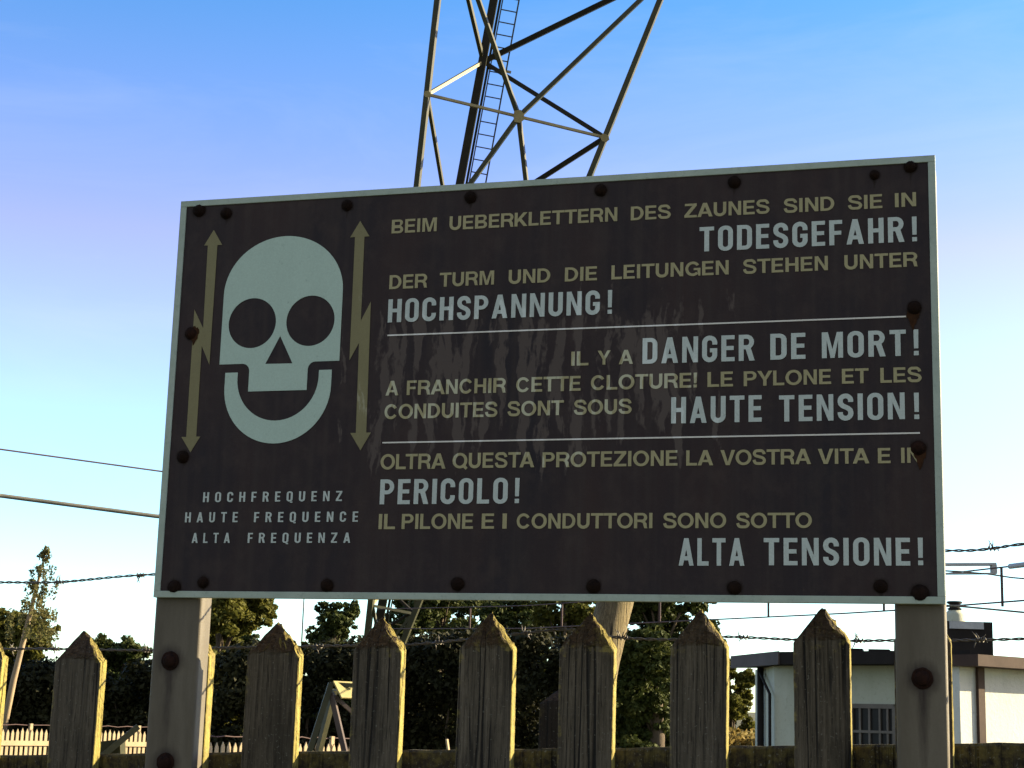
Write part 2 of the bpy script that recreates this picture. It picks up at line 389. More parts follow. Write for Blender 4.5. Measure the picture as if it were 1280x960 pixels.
BOLTS = [(249, 263, 1.15), (283, 267, 1.0), (434, 257, .95), (588, 247, 1.0), (751, 238, 1.0), (918, 228, 1.0), (1093, 219, .75), (1138, 208, 1.0),
         (1143, 385, 1.05), (1148, 560, 1.1), (218, 734, 1.15), (254, 728, .95), (409, 732, 1.05), (572, 730, 1.05), (742, 733, 1.1),
         (918, 735, 1.05), (1101, 733, 1.0), (1150, 742, 1.3), (239, 417, 1.05), (229, 571, 1.05)]
BP = [(at(x, y), k) for x, y, k in BOLTS]
def rust_fn(co):
    v = 0.0
    for p, k in BP:
        dx, dz = co.x - p.x, co.z - p.z
        r = math.hypot(dx, dz)
        v = max(v, 1.25 - r / (0.0155 * k))
        if dz < 0 and dz > -0.045 * k: v = max(v, (1 - abs(dx) / (0.008 * (1 + dz / (0.05 * k)) + 1e-4)) * (1 + dz / (0.045 * k)))
    return max(0, v)
pm = MB(); nx, nz = 300, 165
for j in range(nz + 1):
    for i in range(nx + 1):
        pm.v.append((ix0 - .003 + (ix1 - ix0 + .006) * i / nx, 0.0, iz0 - .003 + (iz1 - iz0 + .006) * j / nz))
pm.f = [(j * (nx + 1) + i, j * (nx + 1) + i + 1, (j + 1) * (nx + 1) + i + 1, (j + 1) * (nx + 1) + i) for j in range(nz) for i in range(nx)]
pm.box((ix0 - .003, .0015, iz0 - .003), (ix1 + .003, .006, iz1 + .003))
panel = pm.build('panel', 'panel', sign, fix=False)
set_attr(panel.data, 'rust', rust_fn)
fr = MB()
fy0, fy1 = -0.0022, 0.010
fr.box((X0, fy0, iz1), (X1, fy1, Z1)); fr.box((X0, fy0, Z0), (X1, fy1, iz0))
fr.box((X0, fy0 + .0002, iz0), (ix0, fy1, iz1)); fr.box((ix1, fy0 + .0002, iz0), (X1, fy1, iz1))
fr.build('frame', 'frame', sign, bevel=0.0008)

def rustblob(seed, c, rx, rz, parent, name='rust_stain', y=-0.0016, tail=0.0):
    rnd = random.Random(seed); n = 34; pts = []
    for k in range(n):
        a = 2 * math.pi * k / n; q = 1 + rnd.uniform(-.16, .16)
        dx, dz = math.cos(a) * rx * q, math.sin(a) * rz * q
        if dz < -rz * .5: dz -= tail * (0.6 + 0.4 * rnd.random()) * max(0, 1 - abs(dx) / (rx * .7))
        pts.append((c.x + dx, y, c.z + dz))
    return MB().prism(pts, (0, 0.0003, 0)).build(name, 'stain', parent)

for i, (p, k) in enumerate(BP):
    r = 0.0088 * k
    b = MB()
    b.lathe((p.x, -0.0005, p.z), (0, -1, 0), [(-.003, r * 1.15), (.0012, r * 1.2), (.0016, r * .95), (.0042, r * .86), (.0058, r * .6), (.0064, r * .15)], 14)
    rr = random.Random(i)
    b.v = [(x + rr.uniform(-.0005, .0005), y + rr.uniform(-.0004, .0003), z + rr.uniform(-.0005, .0005)) for x, y, z in b.v]
    b.build('bolt', 'rust' if i not in (9, 18) else 'rustred', sign, smooth=True)
pb = at(1150, 565); rustblob(3, pb, .0095, .012, panel, tail=.018)
pb = at(243, 417); rustblob(5, pb, .009, .012, panel, tail=.01)
pb = at(1141, 392); rustblob(8, pb, .010, .012, panel, tail=.018)

# --- lettering -------------------------------------------------------------------------
def curve_mesh(splines, name, m, parent, extr=0.0002, y=-0.0007):
    """closed outlines in the sign plane -> a thin plate; holes are outlines inside outlines"""
    c = bpy.data.curves.new(name, 'CURVE'); c.dimensions = '2D'; c.fill_mode = 'BOTH'; c.extrude = extr
    for pts in splines:
        s = c.splines.new('POLY'); s.points.add(len(pts) - 1)
        for q, (u, v) in zip(s.points, pts): q.co = (u, v, 0, 1)
        s.use_cyclic_u = True
    return finish_curve(c, name, m, parent, lambda x, yy, z: (x, y - z, yy))

def finish_curve(c, name, m, parent, fn):
    o = bpy.data.objects.new(name + '_outline', c); COL.objects.link(o)
    dg = bpy.context.evaluated_depsgraph_get(); dg.update()
    me = bpy.data.meshes.new_from_object(o.evaluated_get(dg)); me.name = name
    bpy.data.objects.remove(o); bpy.data.curves.remove(c)
    for v in me.vertices: v.co = fn(*v.co)
    me.materials.clear(); me.materials.append(MT[m])
    return link(bpy.data.objects.new(name, me), parent)

# a condensed grotesque drawn from its strokes (cap height 1)
S = 0.178; WD = 0.55
def arc(cx, cy, rx, ry, a0, a1, n=7):
    return [(cx + rx * math.cos(R(a0 + (a1 - a0) * k / n)), cy + ry * math.sin(R(a0 + (a1 - a0) * k / n))) for k in range(n + 1)]
def thick(path, s):
    P = [Vector(p) for p in path]; L, Rr = [], []
    for i, p in enumerate(P):
        d0 = (p - P[i - 1]).normalized() if i else None
        d1 = (P[i + 1] - p).normalized() if i < len(P) - 1 else None
        d0 = d0 or d1; d1 = d1 or d0
        n0, n1 = Vector((-d0.y, d0.x)), Vector((-d1.y, d1.x)); nn = (n0 + n1).normalized()
        k = s / 2 / max(0.35, nn.dot(n0)); L.append(tuple(p + nn * k)); Rr.append(tuple(p - nn * k))
    return L + Rr[::-1]
def rrect(x0, y0, x1, y1, r):
    return arc(x1 - r, y1 - r, r, r, 0, 90) + arc(x0 + r, y1 - r, r, r, 90, 180) + arc(x0 + r, y0 + r, r, r, 180, 270) + arc(x1 - r, y0 + r, r, r, 270, 360)
def glyph(ch, s=S, w=WD):
    h = s * 0.88; q = s / 2; o = 0.012
    if ch == 'I': return s, [[(0, 0), (s, 0), (s, 1), (0, 1)]]
    if ch == '!': return s, [[(s * .06, .27), (s * .94, .27), (s, 1), (0, 1)], [(0, 0), (s, 0), (s, .17), (0, .17)]]
    if ch == 'H': return w, [[(0, 0), (s, 0), (s, .43), (w - s, .43), (w - s, 0), (w, 0), (w, 1), (w - s, 1), (w - s, .43 + h), (s, .43 + h), (s, 1), (0, 1)]]
    if ch == 'E': w *= .87; return w, [[(0, 0), (w, 0), (w, h), (s, h), (s, .43), (w * .93, .43), (w * .93, .43 + h), (s, .43 + h), (s, 1 - h), (w, 1 - h), (w, 1), (0, 1)]]
    if ch == 'F': w *= .84; return w, [[(0, 0), (s, 0), (s, .41), (w * .93, .41), (w * .93, .41 + h), (s, .41 + h), (s, 1 - h), (w, 1 - h), (w, 1), (0, 1)]]
    if ch == 'L': w *= .84; return w, [[(0, 0), (w, 0), (w, h), (s, h), (s, 1), (0, 1)]]
    if ch == 'T': w *= .98; return w, [[(w / 2 - q, 0), (w / 2 + q, 0), (w / 2 + q, 1 - h), (w, 1 - h), (w, 1), (0, 1), (0, 1 - h), (w / 2 - q, 1 - h)]]
    if ch == 'Z': return w, [[(0, 0), (w, 0), (w, h), (s * 1.15, h), (w, 1 - h), (w, 1), (0, 1), (0, 1 - h), (w - s * 1.15, 1 - h), (0, h)]]
    if ch == 'N': w *= 1.05; return w, [[(0, 0), (s * .93, 0), (s * .93, .64), (w - s, 0), (w, 0), (w, 1), (w - s * .93, 1), (w - s * .93, .36), (s, 1), (0, 1)]]
    if ch == 'M':
        w *= 1.3; k = s * .92
        return w, [[(0, 0), (k, 0), (k, .70), (w / 2 - k * .42, 0), (w / 2 + k * .42, 0), (w - k, .70), (w - k, 0), (w, 0), (w, 1), (w - k * 1.25, 1), (w / 2, .34), (k * 1.25, 1), (0, 1)]]
    if ch == 'A':
        w *= 1.12; k = s * .98; a = w / 2 - k * .52
        def xl(y): return a * y                                     # outer left edge
        def xi(y): return a * y + k * 1.03                          # inner left edge
        y1, y2 = .19, .19 + h; ty = (w / 2 - k * 1.03) / a
        return w, [[(0, 0), (k, 0), (xi(y1), y1), (w - xi(y1), y1), (w - k, 0), (w, 0), (w - a, 1), (a, 1)], [(xi(y2), y2), (w - xi(y2), y2), (w / 2, min(ty, .86))]]
    if ch == 'O' or ch == 'Q':
        g = [rrect(0, -o, w, 1 + o, w * .47), rrect(s, h - o, w - s, 1 - h + o, (w - 2 * s) * .48)]
        if ch == 'Q': g.append([(w * .60, -o - .10), (w * .98, -o - .13), (w * .98, -o + .02), (w * .80, -o - .012), (w * .6, -o - .012)])
        return w, g
    if ch == 'D': return w, [[(0, 0)] + arc(w - w * .45, w * .45, w * .45, w * .45, 270, 360) + arc(w - w * .45, 1 - w * .45, w * .45, w * .45, 0, 90) + [(0, 1)],
                            [(s, h)] + arc(w - s - .08, h + .08, .08, .08, 270, 360) + arc(w - s - .08, 1 - h - .08, .08, .08, 0, 90) + [(s, 1 - h)]]
    if ch == 'U':
        r = w / 2 - q; return w, [thick([(q, 1)] + arc(w / 2, r + q - o, r, r, 180, 360, 10) + [(w - q, 1)], s)]
    if ch in 'CG':
        r = w / 2 - q
        p = [(w - q, .66), (w - q, 1 - q - r + o)] + arc(w / 2, 1 - q - r + o, r, r, 8, 180, 10) + arc(w / 2, q + r - o, r, r, 180, 352 if ch == 'C' else 352, 10)
        if ch == 'C': p += [(w - q, q + r - o), (w - q, .34)]
        else: p += [(w - q, q + r - o), (w - q, .535 - h / 2), ]
        g = [thick(p, s)]
        if ch == 'G': g = [thick(p[:-1] + [(w - q, .52)], s), [(w * .52, .52 - h), (w - s - .0005, .52 - h), (w - s - .0005, .52), (w * .52, .52)]]
        return w, g
    if ch == 'S':
        w *= .98; r = w / 2 - q
        p = [(w - q, .69), (w - q, 1 - q - r + o)] + arc(w / 2, 1 - q - r + o, r, r, 8, 180, 9) + [(q, .70)] + [(q + .02, .62), (w * .32, .55), (w * .66, .455), (w - q - .02, .38), (w - q, .30)] + \
            arc(w / 2, q + r - o, r, r, 0, -172, 9) + [(q, q + r - o), (q, .31)]
        return w, [thick(p, s)]
    if ch in 'PR':
        b = .40 if ch == 'P' else .44; rr = (1 - b) / 2
        bowl = arc(w - rr * .92, b + rr, rr * .92, rr, -90, 90, 10)
        rh = rr - h; hole = [(s, b + h)] + arc(w - rr * .92, b + rr, rr * .92 - s * .95, rh, -90, 90, 8) + [(s, 1 - h)]
        if ch == 'P': return w, [[(0, 0), (s, 0), (s, b)] + bowl + [(0, 1)], hole]
        return w * 1.02, [[(0, 0), (s, 0), (s, b), (w * .46, b), (w - s * .95, 0), (w * 1.04, 0), (w * .80, b + .03)] + bowl[2:] + [(0, 1)], hole]
    raise KeyError(ch)

def word_frame(x0, x1, yb0, yb1, cap):
    a, b = at(x0, yb0), at(x1, yb1)
    h = ((at(x0, yb0 - cap).z - a.z) + (at(x1, yb1 - cap).z - b.z)) / 2
    return a.x, b.x, (a.z + b.z) / 2, h

def condensed(words, m, gap=0.15, s=S, w=WD):
    spl = []
    for text, x0, x1, y0, y1, cap in words:
        u0, u1, v, h = word_frame(x0, x1, y0, y1, cap)
        x = 0; G = []
        for ch in text:
            gw, polys = glyph(ch, s, w); G += [[(x + a, b) for a, b in p] for p in polys]; x += gw + gap
        x -= gap
        k = (u1 - u0) / x
        if text == '!': k = h
        spl.append([[(u0 + a * k, v + b * h) for a, b in p] for p in G])
    return lettering(spl, m)

# a wide bold grotesque (cap height 1): width and side bearing of every letter
BW = dict(A=(.98, .0), B=(.82, .06), C=(.93, .035), D=(.84, .055), E=(.72, .06), F=(.68, .05), G=(.96, .04), H=(.80, .075), I=(.21, .075), K=(.88, .03), L=(.68, .04), M=(1.0, .075),
          N=(.80, .075), O=(1.0, .03), P=(.79, .045), Q=(1.0, .03), R=(.84, .05), S=(.84, .035), T=(.82, .01), U=(.80, .07), V=(.93, 0), Y=(.93, 0), Z=(.80, .03))
BW['!'] = (.21, .08)
def spline(ctrl, n=6):
    P = [Vector(p) for p in ctrl]; out = []
    for i in range(len(P) - 1):
        p0, p1, p2, p3 = P[max(i - 1, 0)], P[i], P[i + 1], P[min(i + 2, len(P) - 1)]
        for k in range(n):
            f = k / n; out.append(tuple(0.5 * ((2 * p1) + (p2 - p0) * f + (2 * p0 - 5 * p1 + 4 * p2 - p3) * f * f + (3 * p1 - p0 - 3 * p2 + p3) * f ** 3)))
    return out + [tuple(P[-1])]
def bglyph(ch):
    w, sb = BW[ch]; s = .205; h = .165; q = s / 2; o = .014; e = (s + h) / 2
    if ch == 'I': g = [[(0, 0), (s, 0), (s, 1), (0, 1)]]
    elif ch == '!': g = [[(s * .12, .28), (s * .88, .28), (s, 1), (0, 1)], [(0, 0), (s, 0), (s, .2), (0, .2)]]
    elif ch == 'H': g = [[(0, 0), (s, 0), (s, .425), (w - s, .425), (w - s, 0), (w, 0), (w, 1), (w - s, 1), (w - s, .425 + h), (s, .425 + h), (s, 1), (0, 1)]]
    elif ch == 'E': g = [[(0, 0), (w, 0), (w, h), (s, h), (s, .425), (w * .92, .425), (w * .92, .425 + h), (s, .425 + h), (s, 1 - h), (w * .98, 1 - h), (w * .98, 1), (0, 1)]]
    elif ch == 'F': g = [[(0, 0), (s, 0), (s, .40), (w * .9, .40), (w * .9, .40 + h), (s, .40 + h), (s, 1 - h), (w, 1 - h), (w, 1), (0, 1)]]
    elif ch == 'L': g = [[(0, 0), (w, 0), (w, h * 1.04), (s, h * 1.04), (s, 1), (0, 1)]]
    elif ch == 'T': g = [[(w / 2 - q, 0), (w / 2 + q, 0), (w / 2 + q, 1 - h), (w, 1 - h), (w, 1), (0, 1), (0, 1 - h), (w / 2 - q, 1 - h)]]
    elif ch == 'Z': g = [[(0, 0), (w, 0), (w, h), (s * 1.35, h), (w * .98, 1 - h), (w * .98, 1), (.03, 1), (.03, 1 - h), (w * .98 - s * 1.35, 1 - h), (0, h)]]
    elif ch == 'N': k = s * .95; g = [[(0, 0), (k, 0), (k, .69), (w - k * 1.1, 0), (w, 0), (w, 1), (w - k, 1), (w - k, .31), (k * 1.1, 1), (0, 1)]]
    elif ch == 'M': k = s * .93; g = [[(0, 0), (k, 0), (k, .79), (w / 2 - k * .5, 0), (w / 2 + k * .5, 0), (w - k, .79), (w - k, 0), (w, 0), (w, 1), (w - k * 1.48, 1), (w / 2, .27), (k * 1.48, 1), (0, 1)]]
    elif ch == 'A':
        k = s * 1.12; t = s * .62; a = w / 2 - t; y1, y2 = .215, .215 + h * .95
        xi = lambda y: a * y + k
        g = [[(0, 0), (k, 0), (xi(y1), y1), (w - xi(y1), y1), (w - k, 0), (w, 0), (w - a, 1), (a, 1)], [(xi(y2), y2), (w - xi(y2), y2), (w / 2, (w / 2 - k) / a)]]
    elif ch == 'V': k = s * 1.12; t = s * .60; g = [[(w / 2 - t, 0), (w / 2 + t, 0), (w, 1), (w - k, 1), (w / 2, .22), (k, 1), (0, 1)]]
    elif ch == 'Y': k = s * 1.18; g = [[(w / 2 - q, 0), (w / 2 + q, 0), (w / 2 + q, .39), (w, 1), (w - k, 1), (w / 2, .58), (k, 1), (0, 1), (w / 2 - q, .39)]]
    elif ch == 'K': g = [[(0, 0), (s, 0), (s, .27), (s + .115, .39), (w - s * 1.28, 0), (w, 0), (s + .265, .545), (w * .97, 1), (w * .97 - s * 1.28, 1), (s, .53), (s, 1), (0, 1)]]
    elif ch in 'OQ':
        g = [arc(w / 2, .5, w / 2, .5 + o, 0, 354, 44), arc(w / 2, .5, w / 2 - s, .5 - h + o * .5, 0, 354, 40)]
        if ch == 'Q': g[0] = arc(w / 2, .5, w / 2, .5 + o, 0, 298, 38) + [(w * .90, -.11), (w * 1.03, .02)] + arc(w / 2, .5, w / 2, .5 + o, 322, 354, 5)
    elif ch == 'D':
        r = w - s * 1.0; g = [[(0, 0), (w * .42, 0)] + arc(w * .42, .5, w * .58, .5, -86, 86, 22) + [(w * .42, 1), (0, 1)],
                              [(s, h), (w * .42, h)] + arc(w * .42, .5, w * .58 - s, .5 - h, -84, 84, 18) + [(w * .42, 1 - h), (s, 1 - h)]]
    elif ch == 'U':
        r = w / 2 - q; g = [thick([(q, 1)] + arc(w / 2, r * .95 + e / 2 - o, r, r * .95, 180, 360, 14) + [(w - q, 1)], s)]
    elif ch in 'CG':
        rx, ry = w / 2 - q, .5 - e / 2 + o
        g = [thick(arc(w / 2, .5, rx, ry, 32 if ch == 'C' else 34, 328 if ch == 'C' else 318, 34), (s + h) / 2)]
        if ch == 'G': g.append([(w * .55, .40), (w * .55, .55), (w, .55), (w, .0), (w - .13, .0), (w - .15, .125), (w - .165, .20), (w - .19, .40)][::-1])
    elif ch == 'S':
        z = (s + h) / 2; a = z / 2
        c = [(w - a - .015, .69), (w - a - .05, .80), (w * .69, .905 + o * .5), (w * .48, 1 - a + o), (w * .25, .90), (a + .02, .745), (w * .24, .60), (w * .5, .525), (w * .78, .435), (w - a, .27), (w * .76, .105), (w * .5, a - o), (w * .27, .10), (a + .04, .195), (a + .0, .325)]
        g = [thick(spline(c, 4), z)]
    elif ch in 'PR':
        b = .385 if ch == 'P' else .40; rr = (1 - b) / 2
        bowl = arc(w - rr * 1.08, b + rr, rr * 1.08, rr, -88, 88, 14); rh = rr - h
        hole = [(s, b + h)] + arc(w - rr * 1.08, b + rr, rr * 1.08 - s, rh, -86, 86, 12) + [(s, 1 - h)]
        if ch == 'P': g = [[(0, 0), (s, 0), (s, b)] + bowl + [(0, 1)], hole]
        else: g = [[(0, 0), (s, 0), (s, b), (w * .50, b), (w * .67, b - .06), (w * .72, .17), (w * .78, 0), (w * 1.03, 0), (w * .98, .07), (w * .955, .30), (w * .84, .445)] + bowl[3:] + [(0, 1)], hole]
    elif ch == 'B':
        r1, r2 = .235, .27; y = .53
        g = [[(0, 0)] + arc(w - r2 * 1.05, r2, r2 * 1.05, r2, -88, 62, 12) + arc(w * .95 - r1 * 1.05, 1 - r1, r1 * 1.05, r1, -62, 88, 12) + [(0, 1)],
             [(s, h * .95)] + arc(w - r2 * 1.05, .255 + .015, .27 * 1.05 - s, .27 - h, -84, 84, 10) + [(s, .27 * 2 - h)],
             [(s, .595)] + arc(w * .95 - r1 * 1.05, .72, r1 * 1.05 - s * .95, .125, -84, 84, 10) + [(s, .845)]]
    return w, sb, g

def bold(words, m):
    spl = []
    for text, x0, x1, y0, y1, cap in words:
        u0, u1, v, h = word_frame(x0, x1, y0, y1, cap); x = 0; G = []; first = True
        for i, ch in enumerate(text):
            gw, sb, polys = bglyph(ch)
            if i: x += sb
            if i and text[i - 1] + ch in ('LT', 'TA', 'AT', 'VA', 'AV', 'LY', 'PA', 'RT', 'AY'): x -= .07
            G += [[(x + a, b) for a, b in p] for p in polys]; x += gw + (sb if i < len(text) - 1 else 0)
        k = (u1 - u0) / x
        spl.append([[(u0 + a * k, v + b * h) for a, b in p] for p in G])
    return lettering(spl, m)

def lettering(words, m):
    for polys in words: curve_mesh(polys, 'lettering', m, panel)     # every word is a foil piece of its own

bold([('BEIM', 489.5, 545.8, 292.1, 289, 17), ('UEBERKLETTERN', 561.8, 771.6, 287.6, 276.6, 17.2), ('DES', 788.5, 838.5, 275.5, 273.2, 17.2),
      ('ZAUNES', 855.6, 962, 272.2, 267, 17.4), ('SIND', 979.7, 1043, 266.4, 263, 17.5), ('SIE', 1060, 1103, 262.6, 260, 17.5), ('IN', 1118.8, 1145.3, 259.4, 257.7, 17.6)], 'khaki')
condensed([('TODESGEFAHR', 874.4, 1130.3, 314.2, 303, 31), ('!', 1140.4, 1147.5, 302, 301.5, 31)], 'pale')
bold([('DER', 486.7, 533.7, 361.6, 359.6, 17.4), ('TURM', 549.4, 617.5, 358.8, 355.6, 17.4), ('UND', 635.8, 687.8, 355, 352.8, 17.4), ('DIE', 706.1, 746.3, 352, 350.4, 17.4),
      ('LEITUNGEN', 764.3, 910.9, 349.5, 343, 17.6), ('STEHEN', 928.8, 1035, 342.5, 337.8, 17.8), ('UNTER', 1055.6, 1146.9, 337, 333.1, 18)], 'khaki')
condensed([('HOCHSPANNUNG', 484.7, 749.7, 403.3, 393, 29.3), ('!', 759.6, 766.8, 392.5, 392, 29.6)], 'pale')
bold([('IL', 714, 735.6, 457.4, 456.6, 17.6), ('Y', 746.9, 763.2, 456.2, 455.6, 17.6), ('A', 773.6, 791.3, 455.4, 454.8, 17.6)], 'khaki')
condensed([('DANGER', 803.1, 943, 455.2, 450.5, 32.3), ('DE', 963, 1006.9, 449.8, 448.6, 32.4), ('MORT', 1027.5, 1132.8, 448, 444.6, 32.4), ('!', 1142.4, 1149.8, 444.4, 444, 32.4)], 'pale')
bold([('A', 482, 498, 494.6, 494.2, 18.2), ('FRANCHIR', 508.4, 632, 493.9, 490.8, 18.2), ('CETTE', 645, 725.8, 490.4, 488.4, 18.4), ('CLOTURE!', 738.4, 871.3, 488, 484.2, 18.4),
      ('LE', 884.4, 916.3, 483.9, 483, 18.6), ('PYLONE', 929.7, 1039, 482.7, 480.2, 18.6), ('ET', 1052.5, 1086, 479.8, 478.9, 18.6), ('LES', 1100.6, 1152.2, 478.7, 477.4, 18.8)], 'khaki')
bold([('CONDUITES', 480.3, 621.7, 524.3, 520.6, 18.4), ('SONT', 634.4, 704.7, 520.3, 518.9, 18.4), ('SOUS', 717.3, 789.6, 518.6, 517, 18.4)], 'khaki')
condensed([('HAUTE', 839, 952.2, 529.4, 527.2, 33), ('TENSION', 974, 1131.3, 526.8, 524.3, 33), ('!', 1143, 1150.6, 524, 523.8, 33)], 'pale')
bold([('OLTRA', 475.5, 557, 587.2, 585.6, 19), ('QUESTA', 565.5, 668, 585.5, 584, 19), ('PROTEZIONE', 678, 846.9, 584, 582.4, 19), ('LA', 857.8, 891.6, 582.2, 581.6, 19),
      ('VOSTRA', 900.6, 1013.8, 581.5, 580.2, 19), ('VITA', 1022.5, 1086.9, 580, 579.4, 19), ('E', 1097.5, 1113.4, 579.2, 579, 19), ('IN', 1126.6, 1151, 578.8, 578.4, 19)], 'khaki')
condensed([('PERICOLO', 474.6, 634.4, 630.6, 629.2, 31.4), ('!', 643.4, 651, 629, 628.8, 31.4)], 'pale')
bold([('IL', 473.2, 493.8, 661.6, 661.4, 19), ('PILONE', 502, 591.3, 661.4, 661, 19), ('E', 602, 617.5, 661, 660.9, 19), ('I', 628, 633.5, 660.9, 660.8, 19),
      ('CONDUTTORI', 645.6, 815.6, 660.8, 660.4, 19), ('SONO', 829, 907.8, 660.3, 660, 19), ('SOTTO', 920.3, 1015, 660, 660, 19)], 'khaki')
condensed([('ALTA', 848.4, 930.6, 707.3, 707, 34.4), ('TENSIONE', 954.7, 1138, 707, 706.6, 34.4), ('!', 1147.8, 1155.6, 706.6, 706.5, 34.4)], 'pale')
condensed([('HOCHFREQUENZ', 253.8, 427.5, 627.6, 626.4, 12.4)], 'pale', 0.55, 0.165, 0.52)
condensed([('HAUTE', 231.3, 297, 653, 652.8, 12.6), ('FREQUENCE', 317.5, 447.5, 652.7, 652.2, 12.6)], 'pale', 0.55, 0.165, 0.52)
condensed([('ALTA', 239.8, 287.3, 678.8, 678.7, 12.6), ('FREQUENZA', 309.6, 437.8, 678.7, 678.5, 12.6)], 'pale', 0.55, 0.165, 0.52)
for x0, y0, x1, y1 in ((484.5, 419.4, 1146, 395.2), (478.3, 553.4, 1150, 541.4)):
    a, b = at(x0, y0), at(x1, y1); z = (a.z + b.z) / 2
    MB().box((a.x, -0.0010, z - .0012), (b.x, -0.0004, z + .0012)).build('divider_line', 'rule', panel)

def U(*pts): return [(at(x, y).x, at(x, y).z) for x, y in pts]
def parc(cx, cy, rx, ry, a0, a1, n=24):
    return [(cx + rx * math.cos(R(a0 + (a1 - a0) * k / n)), cy - ry * math.sin(R(a0 + (a1 - a0) * k / n))) for k in range(n + 1)]
cran = [(273.8, 456.3), (277.0, 412), (280.0, 371)]
# the dome is an ellipse in the sign plane
ul, ur = at(280.0, 371).x, at(428.8, 361).x; zt = at(360, 295.2).z; zs = (at(280, 371).z + at(428.8, 361).z) / 2
ucx = (ul + ur) / 2
dome = [(ucx - (ur - ul) / 2 * math.cos(math.pi * k / 40), zs + (zt - zs) * math.sin(math.pi * k / 40)) for k in range(41)]
zj = (at(273.8, 456.3).z + at(425, 450.5).z) / 2
jl, jr = at(311, 478).x, at(384, 477).x; zc = (at(311, 489.5).z + at(383, 487.5).z) / 2
rj = 0.0135; nl, nr = at(302, 456).x - .0, 0
outline = dome + [(ur, zj)]
cw = 0.032
outline += [(jr + cw * .42 + rj, zj)] + [(jr + rj - rj * math.sin(a) + 0.0, zj - rj + rj * math.cos(a)) for a in [math.pi / 2 * k / 8 for k in range(9)]]
outline += [(jr, zc), (jl, zc)]
outline += [(jl - rj + rj * math.cos(a), zj - rj + rj * math.sin(a)) for a in [math.pi / 2 * k / 8 for k in range(9)]] + [(ul, zj)]
def ell(cx, cy, r, n=48):
    c = at(cx, cy); rr = at(cx + r, cy).x - c.x
    return [(c.x + rr * math.cos(2 * math.pi * k / n), c.z + rr * math.sin(2 * math.pi * k / n)) for k in range(n)]
eyes = [ell(315.5, 404, 29.6), ell(388.2, 401, 30.2)]
skull = curve_mesh([outline] + eyes + [U((350.5, 420), (331.8, 455), (365.8, 454.3))], 'skull_emblem', 'bone', panel)
ol, orr, il, ir = at(282, 466).x, at(415, 462).x, at(297.5, 465.8).x, at(399, 462.5).x
zt2 = (at(282, 466.3).z + at(415, 462).z) / 2; zb2 = at(343.8, 554.4).z; zi2 = at(346.3, 525.8).z
cxj = (ol + orr) / 2; ro = (orr - ol) / 2; ri = (ir - il) / 2
zc2 = zb2 + ro
jaw = [(ol, zt2), (ol, zc2)] + [(cxj - ro * math.cos(math.pi * k / 30), zc2 - ro * math.sin(math.pi * k / 30)) for k in range(1, 30)] + [(orr, zc2), (orr, zt2), (ir, zt2)]
zci = zi2 + ri
jaw += [(cxj + ri * math.cos(math.pi * k / 30), zci - ri * math.sin(math.pi * k / 30)) for k in range(0, 31)] + [(il, zt2)]
curve_mesh([jaw], 'jaw_emblem', 'bone', panel)
def z1(*p): return [(180 + x / 4, 220 + y / 4) for x, y in p]
def z2(*p): return [(180 + x / 4, 440 + y / 4) for x, y in p]
la = z1((350, 270), (392, 345), (368, 346), (328, 945), (290, 850)) + z2((262, 423), (282, 423), (233, 502), (188, 425), (212, 425)) + z1((253, 668), (297, 762), (320, 348), (302, 348))
ra = z1((1082, 225), (1128, 302), (1103, 304), (1085, 725), (1135, 628)) + z2((1112, 403), (1135, 403), (1083, 492), (1032, 405), (1060, 405)) + z1((1076, 835), (1028, 922), (1056, 305), (1032, 308))
curve_mesh([U(*la)], 'lightning_arrow', 'olive', panel)
curve_mesh([U(*ra)], 'lightning_arrow', 'olive', panel)

